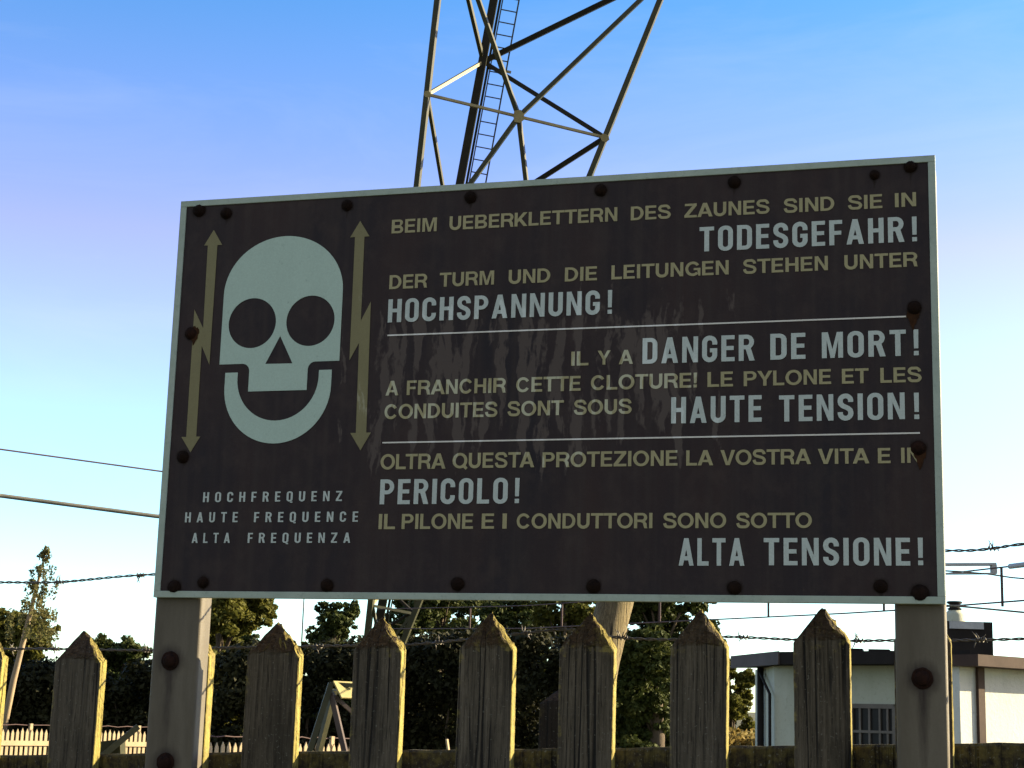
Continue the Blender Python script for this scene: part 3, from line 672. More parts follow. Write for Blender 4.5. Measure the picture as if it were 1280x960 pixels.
# --- posts: rounded steel channels behind the board -------------------------------------
PY = 0.0115
def post(xa, xb, bolts):
    wv = xb - xa; dp = 0.038; t = 0.006; r = 0.007
    prof = [(xa, PY + dp)] + [(xa + r - r * math.cos(a), PY + r - r * math.sin(a)) for a in [math.pi / 2 * k / 5 for k in range(6)]] + \
           [(xb - r + r * math.sin(a), PY + r - r * math.cos(a)) for a in [math.pi / 2 * k / 5 for k in range(6)]] + [(xb, PY + dp), (xb - t, PY + dp), (xb - t, PY + t + .004), (xa + t, PY + t + .004), (xa + t, PY + dp)]
    zs_ = [-0.05] + [0.9 + 0.012 * k for k in range(75)] + [Z1 - .02]
    m = MB(); n = len(prof)
    for z in zs_: m.v += [(x, y, z) for x, y in prof]
    for i in range(len(zs_) - 1): m.f += [(i * n + k, i * n + (k + 1) % n, (i + 1) * n + (k + 1) % n, (i + 1) * n + k) for k in range(n)]
    m.f += [tuple(range(n)), tuple((len(zs_) - 1) * n + k for k in range(n))]
    # finer front face so that the stain attribute has something to sit on
    o = m.build('post', 'post', sign)
    bm = bmesh.new(); bm.from_mesh(o.data)
    es = [e for e in bm.edges if abs(e.verts[0].co.y - PY) < 1e-5 and abs(e.verts[1].co.y - PY) < 1e-5 and abs(e.verts[0].co.x - e.verts[1].co.x) > .03]
    bmesh.ops.subdivide_edges(bm, edges=es, cuts=10); bm.to_mesh(o.data); bm.free()
    pts = [at(x, y, PY) for x, y in bolts]
    def fn(co):
        v = 0
        for p in pts:
            dx, dz = co.x - p.x, co.z - p.z; rr = math.hypot(dx, dz)
            v = max(v, 1.3 - rr / .026)
            if dz < 0: v = max(v, (1 - abs(dx) / .013) * max(0, 1 + dz / .2) * 1.1)
        return max(v, 0)
    set_attr(o.data, 'rust', fn)
    for i, p in enumerate(pts):
        b = MB().lathe((p.x, PY - .0002, p.z), (0, -1, 0), [(-.002, .0158), (.002, .0158), (.0026, .0148)], 20)
        b.lathe((p.x, PY - .0022, p.z), (0, -1, 0), [(0, .0115), (.004, .0108), (.0065, .008), (.0074, .003)], 12)
        rr = random.Random(i + 40); b.v = [(x + rr.uniform(-.0006, .0006), y, z + rr.uniform(-.0006, .0006)) for x, y, z in b.v]
        b.build('bolt', 'rustred', o, smooth=True)
post(at(193.5, 752, PY).x, at(252, 752, PY).x, [(213, 826), (207, 953)])
post(at(1118, 760, PY).x, at(1182.5, 760, PY).x, [(1153, 848)])

# ------------------------------------------------------------------ near picket fence
FY = 0.052
fence = empty('picket_fence', (0, FY, 0), 'weathered grey wooden fence of thick mossy pointed pickets below the warning sign', 'fence')
def picket(xl, xr, yt, ysh, seed, t=0.021, m='wood_a', kind=0, y0=FY, parent=fence, name='picket', zb=0.02):
    rnd = random.Random(seed)
    xa, xb = at(xl, ysh, y0).x, at(xr, ysh, y0).x; zs_ = at((xl + xr) / 2, ysh, y0).z; za = at((xl + xr) / 2, yt, y0 + t * .5).z
    wv = xb - xa; h = za - zs_; cx = xa + wv * rnd.uniform(.5, .56)
    bm = bmesh.new()
    V = lambda x, y, z: bm.verts.new((x, y, z))
    lo = [V(xa, y0, zb), V(xb, y0, zb), V(xb, y0 + t, zb), V(xa, y0 + t, zb)]
    FL = V(xa, y0, zs_ - .002); FR = V(xb, y0, zs_ - .004); BR = V(xb, y0 + t, zs_ + .002); BL = V(xa, y0 + t, zs_)
    F1 = V(xa + wv * .46, y0, zs_ + .006); F2 = V(xa + wv * (.62), y0, zs_ + h * (.30 + .2 * kind))
    A = V(cx, y0 + t * .55, za)
    for f in ((lo[3], lo[2], lo[1], lo[0]), (lo[0], lo[1], FR, F2, F1, FL), (lo[1], lo[2], BR, FR), (lo[2], lo[3], BL, BR), (lo[3], lo[0], FL, BL),
              (FL, F1, A), (F1, F2, A), (F2, FR, A), (FR, BR, A), (BR, BL, A), (BL, FL, A)): bm.faces.new(f)
    # cut the shaft so that it can warp, then round and roughen it
    for k in range(9):
        z = zs_ - .012 - k * .035
        bmesh.ops.bisect_plane(bm, geom=bm.verts[:] + bm.edges[:] + bm.faces[:], plane_co=(0, 0, z), plane_no=(0, 0, 1))
    bmesh.ops.triangulate(bm, faces=[f for f in bm.faces if len(f.verts) > 4])
    bmesh.ops.bevel(bm, geom=[e for e in bm.edges if e.calc_face_angle(0) > R(20)], offset=.0012, segments=1, affect='EDGES')
    for _ in range(3):
        es = [e for e in bm.edges if (e.verts[0].co.z + e.verts[1].co.z) / 2 > zs_ - .36 and e.calc_length() > .006]
        bmesh.ops.subdivide_edges(bm, edges=es, cuts=1, use_grid_fill=True)
    bmesh.ops.triangulate(bm, faces=bm.faces)
    off = Vector((seed * 3.1, seed * 1.7, seed))
    for v in bm.verts:
        c = v.co.copy(); top = 1.0 if c.z > zs_ + .004 else 0.0
        n1 = mnoise.noise(Vector((c.x * 60, c.y * 60, c.z * 7)) + off); n2 = mnoise.noise(c * 150 + off); n3 = mnoise.noise(c * 380 + off)
        v.co.x += (n1 * .0010 + n2 * .0004) * (1 - top) + top * (n2 * .0026 + n3 * .0022)
        v.co.y += (n1 * .0007 + n2 * .0004) * (1 - top) + top * (n2 * .0024 + n3 * .0016)
        v.co.z += top * (n2 * .0030 + n3 * .0026)
        if top and seed % 3 == 0: v.co.z += .003 * (1 if mnoise.noise(Vector((c.x * 220, c.y * 220, 0)) + off) > 0 else -1) * min(1, (za - c.z) / h * 1.4)
    me = bpy.data.meshes.new(name); bm.normal_update(); bm.to_mesh(me); bm.free()
    mid = (xa + xb) / 2
    def moss(co):
        v = 0
        if co.x < xa + .003: v = .35
        u = (co.x - xa) / wv
        if co.z > zs_ - .004: v = max(v, .10 + .25 * max(0, (u - .5) * 2) + .08 * kind)  # moss, stronger to the right where the sunlit facet is painted in
        elif co.z > zs_ - .04: v = max(v, .28 * (1 - (zs_ - co.z) / .04))
        return v
    me.materials.append(MT[m]); set_attr(me, 'moss', moss)
    set_attr(me, 'endgrain', lambda co: 1.0 if co.z > zs_ + .004 else 0.0)
    return link(bpy.data.objects.new(name, me), parent)
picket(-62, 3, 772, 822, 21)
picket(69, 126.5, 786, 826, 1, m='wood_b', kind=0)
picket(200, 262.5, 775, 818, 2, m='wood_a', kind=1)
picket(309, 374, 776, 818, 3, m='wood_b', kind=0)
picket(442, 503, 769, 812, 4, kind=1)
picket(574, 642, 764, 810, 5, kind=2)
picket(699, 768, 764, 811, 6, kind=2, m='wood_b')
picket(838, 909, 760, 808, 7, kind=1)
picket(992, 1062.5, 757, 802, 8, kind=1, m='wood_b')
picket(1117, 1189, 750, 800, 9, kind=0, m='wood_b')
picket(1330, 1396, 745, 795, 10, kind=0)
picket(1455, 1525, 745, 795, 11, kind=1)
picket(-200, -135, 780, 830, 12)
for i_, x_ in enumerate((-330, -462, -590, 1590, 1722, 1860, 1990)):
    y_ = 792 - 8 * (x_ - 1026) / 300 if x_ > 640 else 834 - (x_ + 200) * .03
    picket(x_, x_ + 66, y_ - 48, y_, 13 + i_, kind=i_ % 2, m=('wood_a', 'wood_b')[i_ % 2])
ry = FY + .0225
za, zb_ = at(20, 944, ry).z, at(1270, 928.5, ry).z; xza, xzb = at(20, 944, ry).x, at(1270, 928.5, ry).x; zr_ = lambda x: za + (zb_ - za) * (x - xza) / (xzb - xza)
rl = MB(); n = 120; xr0, xr1 = at(-700, 935, ry).x, at(2150, 935, ry).x
for i in range(n + 1):
    x = xr0 + (xr1 - xr0) * i / n; e = .0022 * mnoise.noise(Vector((x * 26, 0, 3))) + .001 * mnoise.noise(Vector((x * 90, 0, 3)))
    zr = zr_(x)
    rl.v += [(x, ry, zr - .10), (x, ry, zr - .004 + e), (x, ry + .004, zr + e), (x, ry + .042, zr + e), (x, ry + .042, zr - .10)]
rl.f = [(i * 5 + k, i * 5 + (k + 1) % 5, i * 5 + 5 + (k + 1) % 5, i * 5 + 5 + k) for i in range(n) for k in range(5)] + [tuple(range(5)), tuple(n * 5 + k for k in range(5))]
o = rl.build('rail', 'rail', fence); set_attr(o.data, 'moss', lambda c: .5 if c.z > zr_(c.x) - .006 else 0.1)
MB().box((xr0, ry, .35), (xr1, ry + .042, .45)).build('rail', 'rail', fence)

# ------------------------------------------------------------------ barbed wire
def barbed(pts, barbs, label, Y):
    P = [at(x, y, Y) for x, y in pts]
    L = [0]
    for a, b in zip(P, P[1:]): L.append(L[-1] + (b - a).length)
    def ev(s):
        for i in range(len(P) - 1):
            if s <= L[i + 1] or i == len(P) - 2:
                f = (s - L[i]) / (L[i + 1] - L[i])
                # Catmull-Rom keeps the strand smooth between its posts
                p0, p1, p2, p3 = P[max(i - 1, 0)], P[i], P[i + 1], P[min(i + 2, len(P) - 1)]
                return 0.5 * ((2 * p1) + (p2 - p0) * f + (2 * p0 - 5 * p1 + 4 * p2 - p3) * f * f + (3 * p1 - p0 - 3 * p2 + p3) * f ** 3)
    root = empty('barbed_wire', P[0], label, 'barbed wire', 'barbed wire strands on the fence')
    st = MB(); pitch = .038; steps = int(L[-1] / pitch * 10)
    for ph in (0, math.pi):
        q = []
        for k in range(steps + 1):
            s = L[-1] * k / steps; c = ev(s); a = 2 * math.pi * s / pitch + ph + 0.9 * math.sin(s * 7)
            q.append(c + Vector((0, math.cos(a), math.sin(a))) * .0014)
        st.tube(q, .00125, 6)
    st.build('strand', 'wire', root, smooth=True)
    rnd = random.Random(len(pts) * 7 + int(pts[0][1]))
    for bx in barbs:
        # the barb sits where the strand crosses this image column
        tgt = at(bx, 750, Y).x; lo, hi = 0, L[-1]
        for _ in range(40):
            mid = (lo + hi) / 2
            if ev(mid).x < tgt: lo = mid
            else: hi = mid
        c = ev(lo); b = MB()
        b.tube([c + Vector((k * .00085 - .004, math.cos(k * .9) * .0034, math.sin(k * .9) * .0034)) for k in range(20)], .0010, 5)
        for k in range(4):
            a = rnd.uniform(0, 6.28); d = Vector((rnd.uniform(-.6, .6), math.cos(a), math.sin(a)))
            s0 = c + Vector((-.004 + k * .0027, 0, 0)); b.tube([s0, s0 + d * .007, s0 + d * .0135 + Vector((rnd.uniform(-.002, .002), 0, 0))], [.001, .001, .0004], 5)
        b.build('barb', 'wire', root, smooth=True)
WY = FY + .09
barbed([(-700, 752), (-260, 738), (-60, 731), (0, 728), (75, 727.5), (192, 718), (420, 712), (700, 706), (1000, 700), (1130, 690.5), (1183, 688.4), (1215, 688), (1245, 685), (1285, 679.5), (1420, 668), (1560, 660), (2150, 636)],
       [71, 171, 600, 900, 1240, 1400, -150], 'upper barbed wire strand running past the ends of the black sign', WY)
barbed([(-700, 830), (-260, 818), (-60, 812.5), (0, 811.5), (60, 811), (190, 813), (266, 810), (446, 807), (502, 806.5), (583, 799.5), (640, 793), (712, 787), (769, 796.5), (839, 799.5), (904, 796), (991, 799.5), (1061, 801), (1117, 800.6), (1190, 800.6), (1280, 798.5), (1420, 793), (1560, 790), (2150, 772)],
       [20, 72, 185, 400, 548, 657, 777, 927, 1070, 1222, 1400, -120], 'lower barbed wire strand crossing behind the picket tops', WY + .01)

# ------------------------------------------------------------------ steel tower leg
def lerp(a, b, t): return a + (b - a) * t
AP = cp(441, 960, 36.0); A1 = cp(534, 118, 35.7); C1 = cp(756.5, 172, 36.3); E1 = cp(604, 77, 38.6)
tower = empty('lattice_tower', (AP.x, AP.y, 0), 'slanted steel lattice tower leg with caged ladder rising behind the sign', 'tower')
tower['label'] = 'slanted steel lattice tower leg with a ladder rising behind the sign'
LA = lambda s: lerp(AP, A1, s)
LC = lambda s: lerp(AP, C1, s)
LE = lambda s: lerp(AP, E1, s)
toc = (Vector(CAM) - A1).normalized(); HN = (-Vector(rt) * .38 + toc * .92).normalized()
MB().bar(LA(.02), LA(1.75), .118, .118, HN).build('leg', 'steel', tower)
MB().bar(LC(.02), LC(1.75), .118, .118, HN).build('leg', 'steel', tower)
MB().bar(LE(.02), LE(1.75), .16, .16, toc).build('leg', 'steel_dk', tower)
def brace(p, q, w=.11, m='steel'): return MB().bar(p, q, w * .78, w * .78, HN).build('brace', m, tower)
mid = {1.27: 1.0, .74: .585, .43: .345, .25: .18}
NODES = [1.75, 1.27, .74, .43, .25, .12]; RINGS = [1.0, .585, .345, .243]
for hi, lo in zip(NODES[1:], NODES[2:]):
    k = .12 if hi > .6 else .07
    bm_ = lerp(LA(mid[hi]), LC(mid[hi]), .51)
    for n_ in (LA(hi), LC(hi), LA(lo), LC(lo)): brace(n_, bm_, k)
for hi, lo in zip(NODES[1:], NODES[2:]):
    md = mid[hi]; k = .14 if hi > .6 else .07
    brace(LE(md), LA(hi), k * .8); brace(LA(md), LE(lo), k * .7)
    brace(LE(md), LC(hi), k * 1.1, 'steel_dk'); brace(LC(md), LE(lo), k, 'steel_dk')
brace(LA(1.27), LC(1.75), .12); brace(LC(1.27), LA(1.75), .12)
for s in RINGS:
    MB().bar(LA(s), LC(s), .055, .055).build('horizontal_bar', 'steel_sunlit', tower)
    MB().bar(LA(s), LE(s), .07, .07).build('horizontal_bar', 'steel_sunlit', tower)
    MB().bar(LE(s), LC(s), .11 if s > .5 else .06, .10 if s > .5 else .06).build('horizontal_bar', 'steel_dk', tower)  # unlit bar: shade put into its darker paint
B1 = lerp(LA(1), LC(1), .5)
def gusset(c, r, seed):
    rnd = random.Random(seed); d = (Vector(CAM) - c).normalized(); _, a, b = basis(d)
    pts = [c + d * .09 + (a * math.cos(2 * math.pi * k / 7) + b * math.sin(2 * math.pi * k / 7)) * r * rnd.uniform(.75, 1.1) for k in range(7)]
    MB().prism(pts, -d * .02).build('gusset_plate', 'steel_sunlit', tower)
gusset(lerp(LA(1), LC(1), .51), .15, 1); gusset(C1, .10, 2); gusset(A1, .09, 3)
# dark feeder duct and ladder follow the rear leg
du = (LE(1) - LE(0)).normalized(); vv = (LE(1) - Vector(CAM)).normalized()
sx = du.cross(vv).normalized()
if sx.dot(Vector(rt)) < 0: sx = -sx
fwd_ = sx.cross(du).normalized()
if fwd_.dot(vv) > 0: fwd_ = -fwd_
def onE(s, x, y=0.0): return LE(s) + sx * x + fwd_ * y
dk = MB().bar(onE(.03, -.03, .12), onE(1.75, -.03, .12), .17, .10, fwd_); dk.bar(onE(.03, .13, .10), onE(1.75, .13, .10), .055, .07, fwd_)
dk.build('feeder_duct', 'steel_dk', tower)
MB().bar(onE(.03, .072, .15), onE(1.75, .072, .15), .02, .02, fwd_).build('conduit', 'steel_sunlit', tower)
lad = MB(); lad.bar(onE(.13, .185, .14), onE(1.75, .185, .14), .03, .05, fwd_); lad.bar(onE(.13, .56, .14), onE(1.75, .56, .14), .035, .05, fwd_)
ladder = lad.build('ladder', 'steel', tower)
Ltot = (LE(1) - LE(0)).length; k = .14
while k < 1.7:
    MB().bar(onE(k, .185, .14), onE(k, .56, .14), .022, .022, fwd_).build('rung', 'steel_sunlit' if k < .4 else 'steel', ladder); k += .305 / Ltot
for s in (.13, .55, .99):
    MB().bar(onE(s, .1, .1), onE(s, .68, .1), .05, .05, fwd_).build('ladder_bracket', 'steel_sunlit', tower)
bs = cp(441, 975, 36); MB().lathe((AP.x, AP.y, 0), (0, 0, 1), [(-.1, .5), (.15, .5), (.17, .22), (.26, .26), (.34, .18), (.45, .22), (.55, .12)], 16).build('base', 'alu', tower)

# ------------------------------------------------------------------ leaning timber pole and overhead cables
PD = 8.0
p0, p1 = cp(742, 1150, PD), cp(766, 760, PD); pt = p1 + (p1 - p0) * .42
p0 = p1 + (p1 - p0).normalized() * (-(p1.z + .1) / ((p1 - p0).normalized().z))
pole = empty('timber_pole', (p0.x, p0.y, 0), 'leaning sunlit timber pole standing behind the fence under the sign', 'pole')
dirp = (cp(783, 690, PD + .2) - cp(744, 860, PD)).normalized()
c0 = cp(744, 860, PD); zfoot = c0 - dirp * (c0.z / dirp.z) ; ptop = c0 + dirp * 1.15
m = MB(); npt = 40; pts = [lerp(zfoot, ptop, k / npt) for k in range(npt + 1)]
m.tube(pts, [.096 - .010 * k / npt for k in range(npt + 1)], 24)
m.v = [tuple(Vector(v) + Vector((mnoise.noise(Vector((v[0] * 22, v[1] * 22, v[2] * 1.5))), mnoise.noise(Vector((v[0] * 22 + 9, v[1] * 22, v[2] * 1.5))), 0)) * .006) for v in m.v]
o = m.build('shaft', 'polewood', pole, smooth=True); set_attr(o.data, 'moss', lambda c: .1)
MB().tube([ptop - dirp * .12, ptop - dirp * .02], .11, 16).build('collar', 'steel_dk', pole)
def cable(name, pts, r, m, label, cat, group=None, sag=0.0, n=40):
    q = []
    for i in range(len(pts) - 1):
        for k in range(n):
            q.append(lerp(pts[i], pts[i + 1], k / n) - Vector((0, 0, sag * 4 * (k / n) * (1 - k / n))))
    q.append(pts[-1])
    o = MB().tube(q, r, 8).build(name, m, None, smooth=True)
    return tag(o, label, cat, group)
e1 = ptop - dirp * .07
cable('overhead_cable', [cp(-500, 553, 6), cp(0, 619.5, 7.0), cp(197, 645.5, 7.25), e1 - Vector((0, .0, .0))], .009, 'cable', 'thick grey overhead cable on the left, running to the sign', 'cable', 'overhead cables left of the sign')
cable('overhead_cable', [cp(-500, 495, 18), cp(0, 561.5, 20), cp(200, 589, 21), cp(700, 655, 23), LA(.42)], .010, 'copper', 'thin reddish overhead cable on the left, above the thick grey one', 'cable', 'overhead cables left of the sign')

# feeder line of two wires held apart by hangers
FL_ = [(470, 786, 35.5), (660, 785.5, 30), (786, 779.5, 27), (870, 775.5, 25.5), (1050, 767, 22), (1118, 763, 21), (1280, 750.6, 18), (1500, 733, 14.5)]
def feeder_pt(x, up_=0.0):
    for a, b in zip(FL_, FL_[1:]):
        if x <= b[0]:
            f = (x - a[0]) / (b[0] - a[0]); return cp(x, a[1] + (b[1] - a[1]) * f, a[2] + (b[2] - a[2]) * f) + Vector((0, 0, up_))
xs = [470 + 10 * k for k in range(104)]
feed = empty('feeder_line', tuple(feeder_pt(470)), 'two dark parallel feeder wires with upright spacer rods running from tower over the roof', 'power line')
MB().tube([feeder_pt(x) for x in xs], .011, 6).build('wire', 'copper', feed, smooth=True)
UP = .385
MB().tube([feeder_pt(x, UP + (1280 - x) * 0.00004) for x in xs], .010, 6).build('wire', 'copper', feed, smooth=True)
for x in (587, 702, 824.5, 960.6, 1105, 1253, 1420):
    MB().bar(feeder_pt(x, -.05 if x == 1253 else 0), feeder_pt(x, UP), .022, .03, (1, 0, 0)).build('spacer_rod', 'copper', feed)
MB().tube([feeder_pt(1262, UP), feeder_pt(1264, UP), feeder_pt(1320, UP)], [.014, .03, .03], 10).build('sleeve', 'alu', feed, smooth=True)

# crossarm pole standing behind the right-hand sign post
up0 = gp(1150, 19.0)
ut = up0 + Vector((0, 0, 3.95))
upole = empty('utility_pole', up0, 'grey steel channel crossarm jutting out right of the sign on a hidden pole', 'utility pole')
MB().tube([up0, ut], [.075, .06], 12).build('pole', 'alu', upole, smooth=True)
ca, cb = cp(1140, 712, 19.0), cp(1244.5, 711.5, 19.0)
arm = MB(); dd, aa, bb = basis(cb - ca)
arm.bar(ca + bb * .055, cb + bb * .055, .11, .028); arm.bar(ca - bb * .05, cb - bb * .05, .11, .014); arm.bar(cb - dd * .05, cb + dd * .004, .10, .096)
arm.build('crossarm', 'alu', upole)
MB().lathe(up0 + Vector((0, 0, 3.95)), (0, 0, 1), [(0, .08), (.05, .08), (.07, .03)], 12).build('cap', 'alu', upole)
cable('loose_wire', [cp(1150, 712, 18.9), cp(1200, 714.5, 18.8), cp(1235, 717.5, 18.7), cp(1265, 722, 18.6), cp(1420, 735, 17.8)], .009, 'cable', 'slack pale wire with a small loop dipping right of the grey crossarm', 'wire', 'loose wires above the roof', 0, 6)
lp = cp(1265, 721, 18.6)
cable('loose_wire', [cp(1150, 754.5, 19), cp(1207, 758.5, 18.8), cp(1280, 765.5, 18.5), cp(1420, 778, 18)], .011, 'cable', 'straight pale wire dropping to the right just above the chimney box', 'wire', 'loose wires above the roof', 0, 6)

# ------------------------------------------------------------------ white building on the right
bld = empty('flat_roofed_building', gp(1060, 22.5), 'low white rendered building with dark flat roof behind the right of the fence', 'building')
g = lambda x, d: gp(x, d)
roofz = 1.55 + 91.4 * 23 / F
pc, pl_, prr = g(968, 23.6), g(944, 25.6), g(1196, 21.6)
def wall_quad(p, q, z0, z1, t=.12, into=None):
    d = (q - p).normalized(); nrm = Vector((-d.y, d.x, 0)) if into is None else into
    return MB().prism([Vector((p.x, p.y, z0)), Vector((q.x, q.y, z0)), Vector((q.x, q.y, z1)), Vector((p.x, p.y, z1))], nrm * t)
wz = roofz - .17
back = (pl_ - pc).normalized(); lw = (pl_ - pc).length; pb_l = pc + back * lw; pb_r = prr + back * lw
body = MB().prism([pc, prr, pb_r, pb_l], (0, 0, wz)); body.build('wall', 'render', bld)
rc, rl_, rr_ = g(975, 22.95), g(915, 25.1), g(1215, 20.9)
rback = (rl_ - rc).normalized()
rL = (rl_ - rc).length; slab = [rc, rr_, rr_ + rback * rL, rc + rback * rL]
MB().prism([Vector((p.x, p.y, wz + .001)) for p in slab], (0, 0, roofz - wz)).build('roof', 'fascia_dk', bld)
# left eave board: lighter colour paints in the skylight falling on it
off_l = Vector((rback.y, -rback.x, 0)); off_l = off_l if off_l.dot(pl_ - prr) > 0 else -off_l
MB().prism([Vector((p.x, p.y, wz - .004)) + off_l * .004 for p in (rc, rc + rback * rL)] + [Vector((p.x, p.y, roofz + .01)) + off_l * .004 for p in (rc + rback * rL, rc)], off_l * .02).build('fascia', 'fascia', bld)
fd = (prr - pc).normalized(); fn_ = Vector((fd.y, -fd.x, 0)); fn_ = fn_ if fn_.dot(Vector(CAM) - pc) > 0 else -fn_
# small things on the roof edge
for x in (1066, 1100):
    q = g(x, 22.4); MB().box((q.x - .14, q.y, roofz), (q.x + .14, q.y + .3, roofz + .05)).build('roof_vent', 'fascia_dk', bld)
def onfront(x, z, o=0.0):
    # point of the front wall in an image column
    r_ = ray(x, hz(x)); r_ = Vector((r_[0], r_[1], 0)); c_ = Vector((CAM[0], CAM[1], 0))
    t_ = (pc - c_).dot(fn_) / r_.dot(fn_); p = c_ + r_ * t_; return Vector((p.x, p.y, z)) + fn_ * o
zof = lambda x, y, d: 1.55 + (hz(x) - y) * d / F
w0, w1 = 1066, 1113
zb1, zt1 = zof(1090, 934, 22.3), zof(1090, 883, 22.3)
win = MB(); a0, a1 = onfront(w0, 0), onfront(w1 + 7, 0)
for u in (0, 1): win.bar(lerp(a0, a1, u) + Vector((0, 0, zb1)) + fn_ * .02, lerp(a0, a1, u) + Vector((0, 0, zt1)) + fn_ * .02, .06, .05, fn_)
for z in (zb1, zt1, lerp(zb1, zt1, .38)): win.bar(Vector((a0.x, a0.y, z)) + fn_ * .021, Vector((a1.x, a1.y, z)) + fn_ * .021, .05, .035 if z not in (zb1, zt1) else .06)
for u in (.2, .42, .66, .84): win.bar(lerp(a0, a1, u) + Vector((0, 0, zb1)) + fn_ * .022, lerp(a0, a1, u) + Vector((0, 0, zt1)) + fn_ * .022, .03, .03, fn_)
window = win.build('window', 'winframe', bld)
MB().prism([Vector((a0.x, a0.y, zb1)) + fn_ * .006, Vector((a1.x, a1.y, zb1)) + fn_ * .006, Vector((a1.x, a1.y, zt1)) + fn_ * .006, Vector((a0.x, a0.y, zt1)) + fn_ * .006], fn_ * .004).build('pane', 'glass', window)
# downpipes at the left corner
dp = MB()
k1, k2, k3, k4 = g(945, 24.6), cp(945, 842, 24.4), cp(963, 868, 23.5), g(963, 23.5)
q = pc + back * .9; offw = -fd * .09
dp.tube([Vector((q.x, q.y, 0)) + offw, Vector((q.x, q.y, wz)) + offw], .05, 8)
dp.build('downpipe', 'fascia_dk', bld, smooth=True)
kk = onfront(971, 0, .05); cz = zof(971, 868, 23.3)
MB().tube([Vector((q.x, q.y, wz - .06)) + offw * 1.2, pc + Vector((0, 0, cz)) + fn_ * .06 + offw * .4, Vector((pc.x, pc.y, 0)) + fn_ * .06 + offw * .4], .022, 8).build('downpipe', 'fascia_dk', bld, smooth=True)
# chimney box and vent on the roof
ch = g(1214, 22.2); hw = 30.5 * 22.2 / F; ztop = zof(1214, 778, 22.2)
cdir = Vector((rt[0], rt[1], 0)).normalized(); cdep = Vector((-cdir.y, cdir.x, 0))
MB().prism([ch - cdir * hw, ch + cdir * hw, ch + cdir * hw + cdep * .5, ch - cdir * hw + cdep * .5], (0, 0, ztop)).build('chimney', 'fascia_dk', bld).location.z = 0
MB().prism([ch - cdir * hw * .8 - cdep * .02 + Vector((0, 0, ztop - .10)), ch + cdir * hw * .62 - cdep * .02 + Vector((0, 0, ztop - .10)), ch + cdir * hw * .62 + cdep * .3 + Vector((0, 0, ztop - .10)), ch - cdir * hw * .8 + cdep * .3 + Vector((0, 0, ztop - .10))], (0, 0, .098)).build('chimney_flashing', 'alu', bld)
vc = g(1197, 22.9); vz0, vz1 = ztop - .35, zof(1197, 764, 22.9)
vent = MB().lathe((vc.x, vc.y, vz0), (0, 0, 1), [(0, .14), (vz1 - vz0 - .06, .14), (vz1 - vz0, .09)], 14).build('vent_pipe', 'render', bld, smooth=True)
MB().lathe((vc.x, vc.y, vz1 - .01), (0, 0, 1), [(0, .06), (.03, .11), (.05, .07), (.09, .07), (.11, .11), (.135, .10)], 14).build('vent_cap', 'fascia_dk', vent, smooth=True)

# annex turned towards the sun
an = R(-38)
ad = (cdir * math.cos(an) + -cdep * math.sin(an)); ad = Vector((ad.x, ad.y, 0)).normalized()
an_n = Vector((ad.y, -ad.x, 0))
if an_n.dot(Vector(CAM) - g(1200, 21)) < 0: an_n = -an_n
q0 = g(1201, 20.6); q1 = q0 + ad * 6
az = 1.55 + 94 * 20.6 / F; awz = az - .14
MB().prism([q0, q1, q1 - an_n * .35, q0 - an_n * .35], (0, 0, awz)).build('annex_wall', 'render_sunlit', bld)
e0, e1_ = q0 - ad * .10 + an_n * .36, q1 + ad * .3 + an_n * .36
MB().prism([Vector((p.x, p.y, awz + .001)) for p in (e0, e1_, e1_ - an_n * .75, e0 - an_n * .75)], (0, 0, az - awz)).build('annex_roof', 'brown', bld)
pp = q0 + ad * .32 + an_n * .045
MB().prism([pp, pp + ad * .13, pp + ad * .13 - an_n * .04, pp - an_n * .04], (0, 0, awz)).build('pilaster', 'brown', bld)

# ------------------------------------------------------------------ white picket fences far off
def far_fence(p, q, spacing, label, hgt=1.0):
    root = empty('white_picket_fence', p, label, 'fence', 'white picket fences in the grounds')
    d = (q - p); L = d.length; d.normalize(); nrm = Vector((d.y, -d.x, 0))
    if nrm.dot(Vector(CAM) - p) < 0: nrm = -nrm
    n = int(L / spacing); rnd = random.Random(n)
    for i in range(n):
        c = p + d * (i * spacing); hh = hgt + rnd.uniform(-.02, .02); w_ = spacing * .56
        a, b = c - d * w_ / 2, c + d * w_ / 2
        MB().prism([Vector((a.x, a.y, .05)), Vector((b.x, b.y, .05)), Vector((b.x, b.y, hh - .09)), Vector((c.x, c.y, hh)), Vector((a.x, a.y, hh - .09))], -nrm * .025).build('picket', 'whitewood', root)
    for z in (.25, hgt - .38):
        MB().prism([p + nrm * .004 + Vector((0, 0, z)), q + nrm * .004 + Vector((0, 0, z)), q + nrm * .004 + Vector((0, 0, z + .11)), p + nrm * .004 + Vector((0, 0, z + .11))], nrm * .035).build('rail', 'whitewood', root)
    for k in range(0, n, 12):
        c = p + d * (k * spacing) - nrm * .075; MB().bar(Vector((c.x, c.y, 0)), Vector((c.x, c.y, hgt + .12)), .07, .07, nrm).build('post', 'whitewood', root)
    MB().tube([lerp(p, q, k / 20) - nrm * .09 + Vector((0, 0, hgt + .10 - .03 * math.sin(k * 1.7) ** 2)) for k in range(21)], .012, 5).build('wire', 'copper', root, smooth=True)
far_fence(gp(-30, 37.6), gp(222, 41.6), .125, 'sunlit ivory picket fence far off at the lower left, before dark trees')
far_fence(gp(243, 28.2), gp(452, 30.6), .125, 'dim ivory picket fence in the gaps between the sign post and the trestle', 1.02)
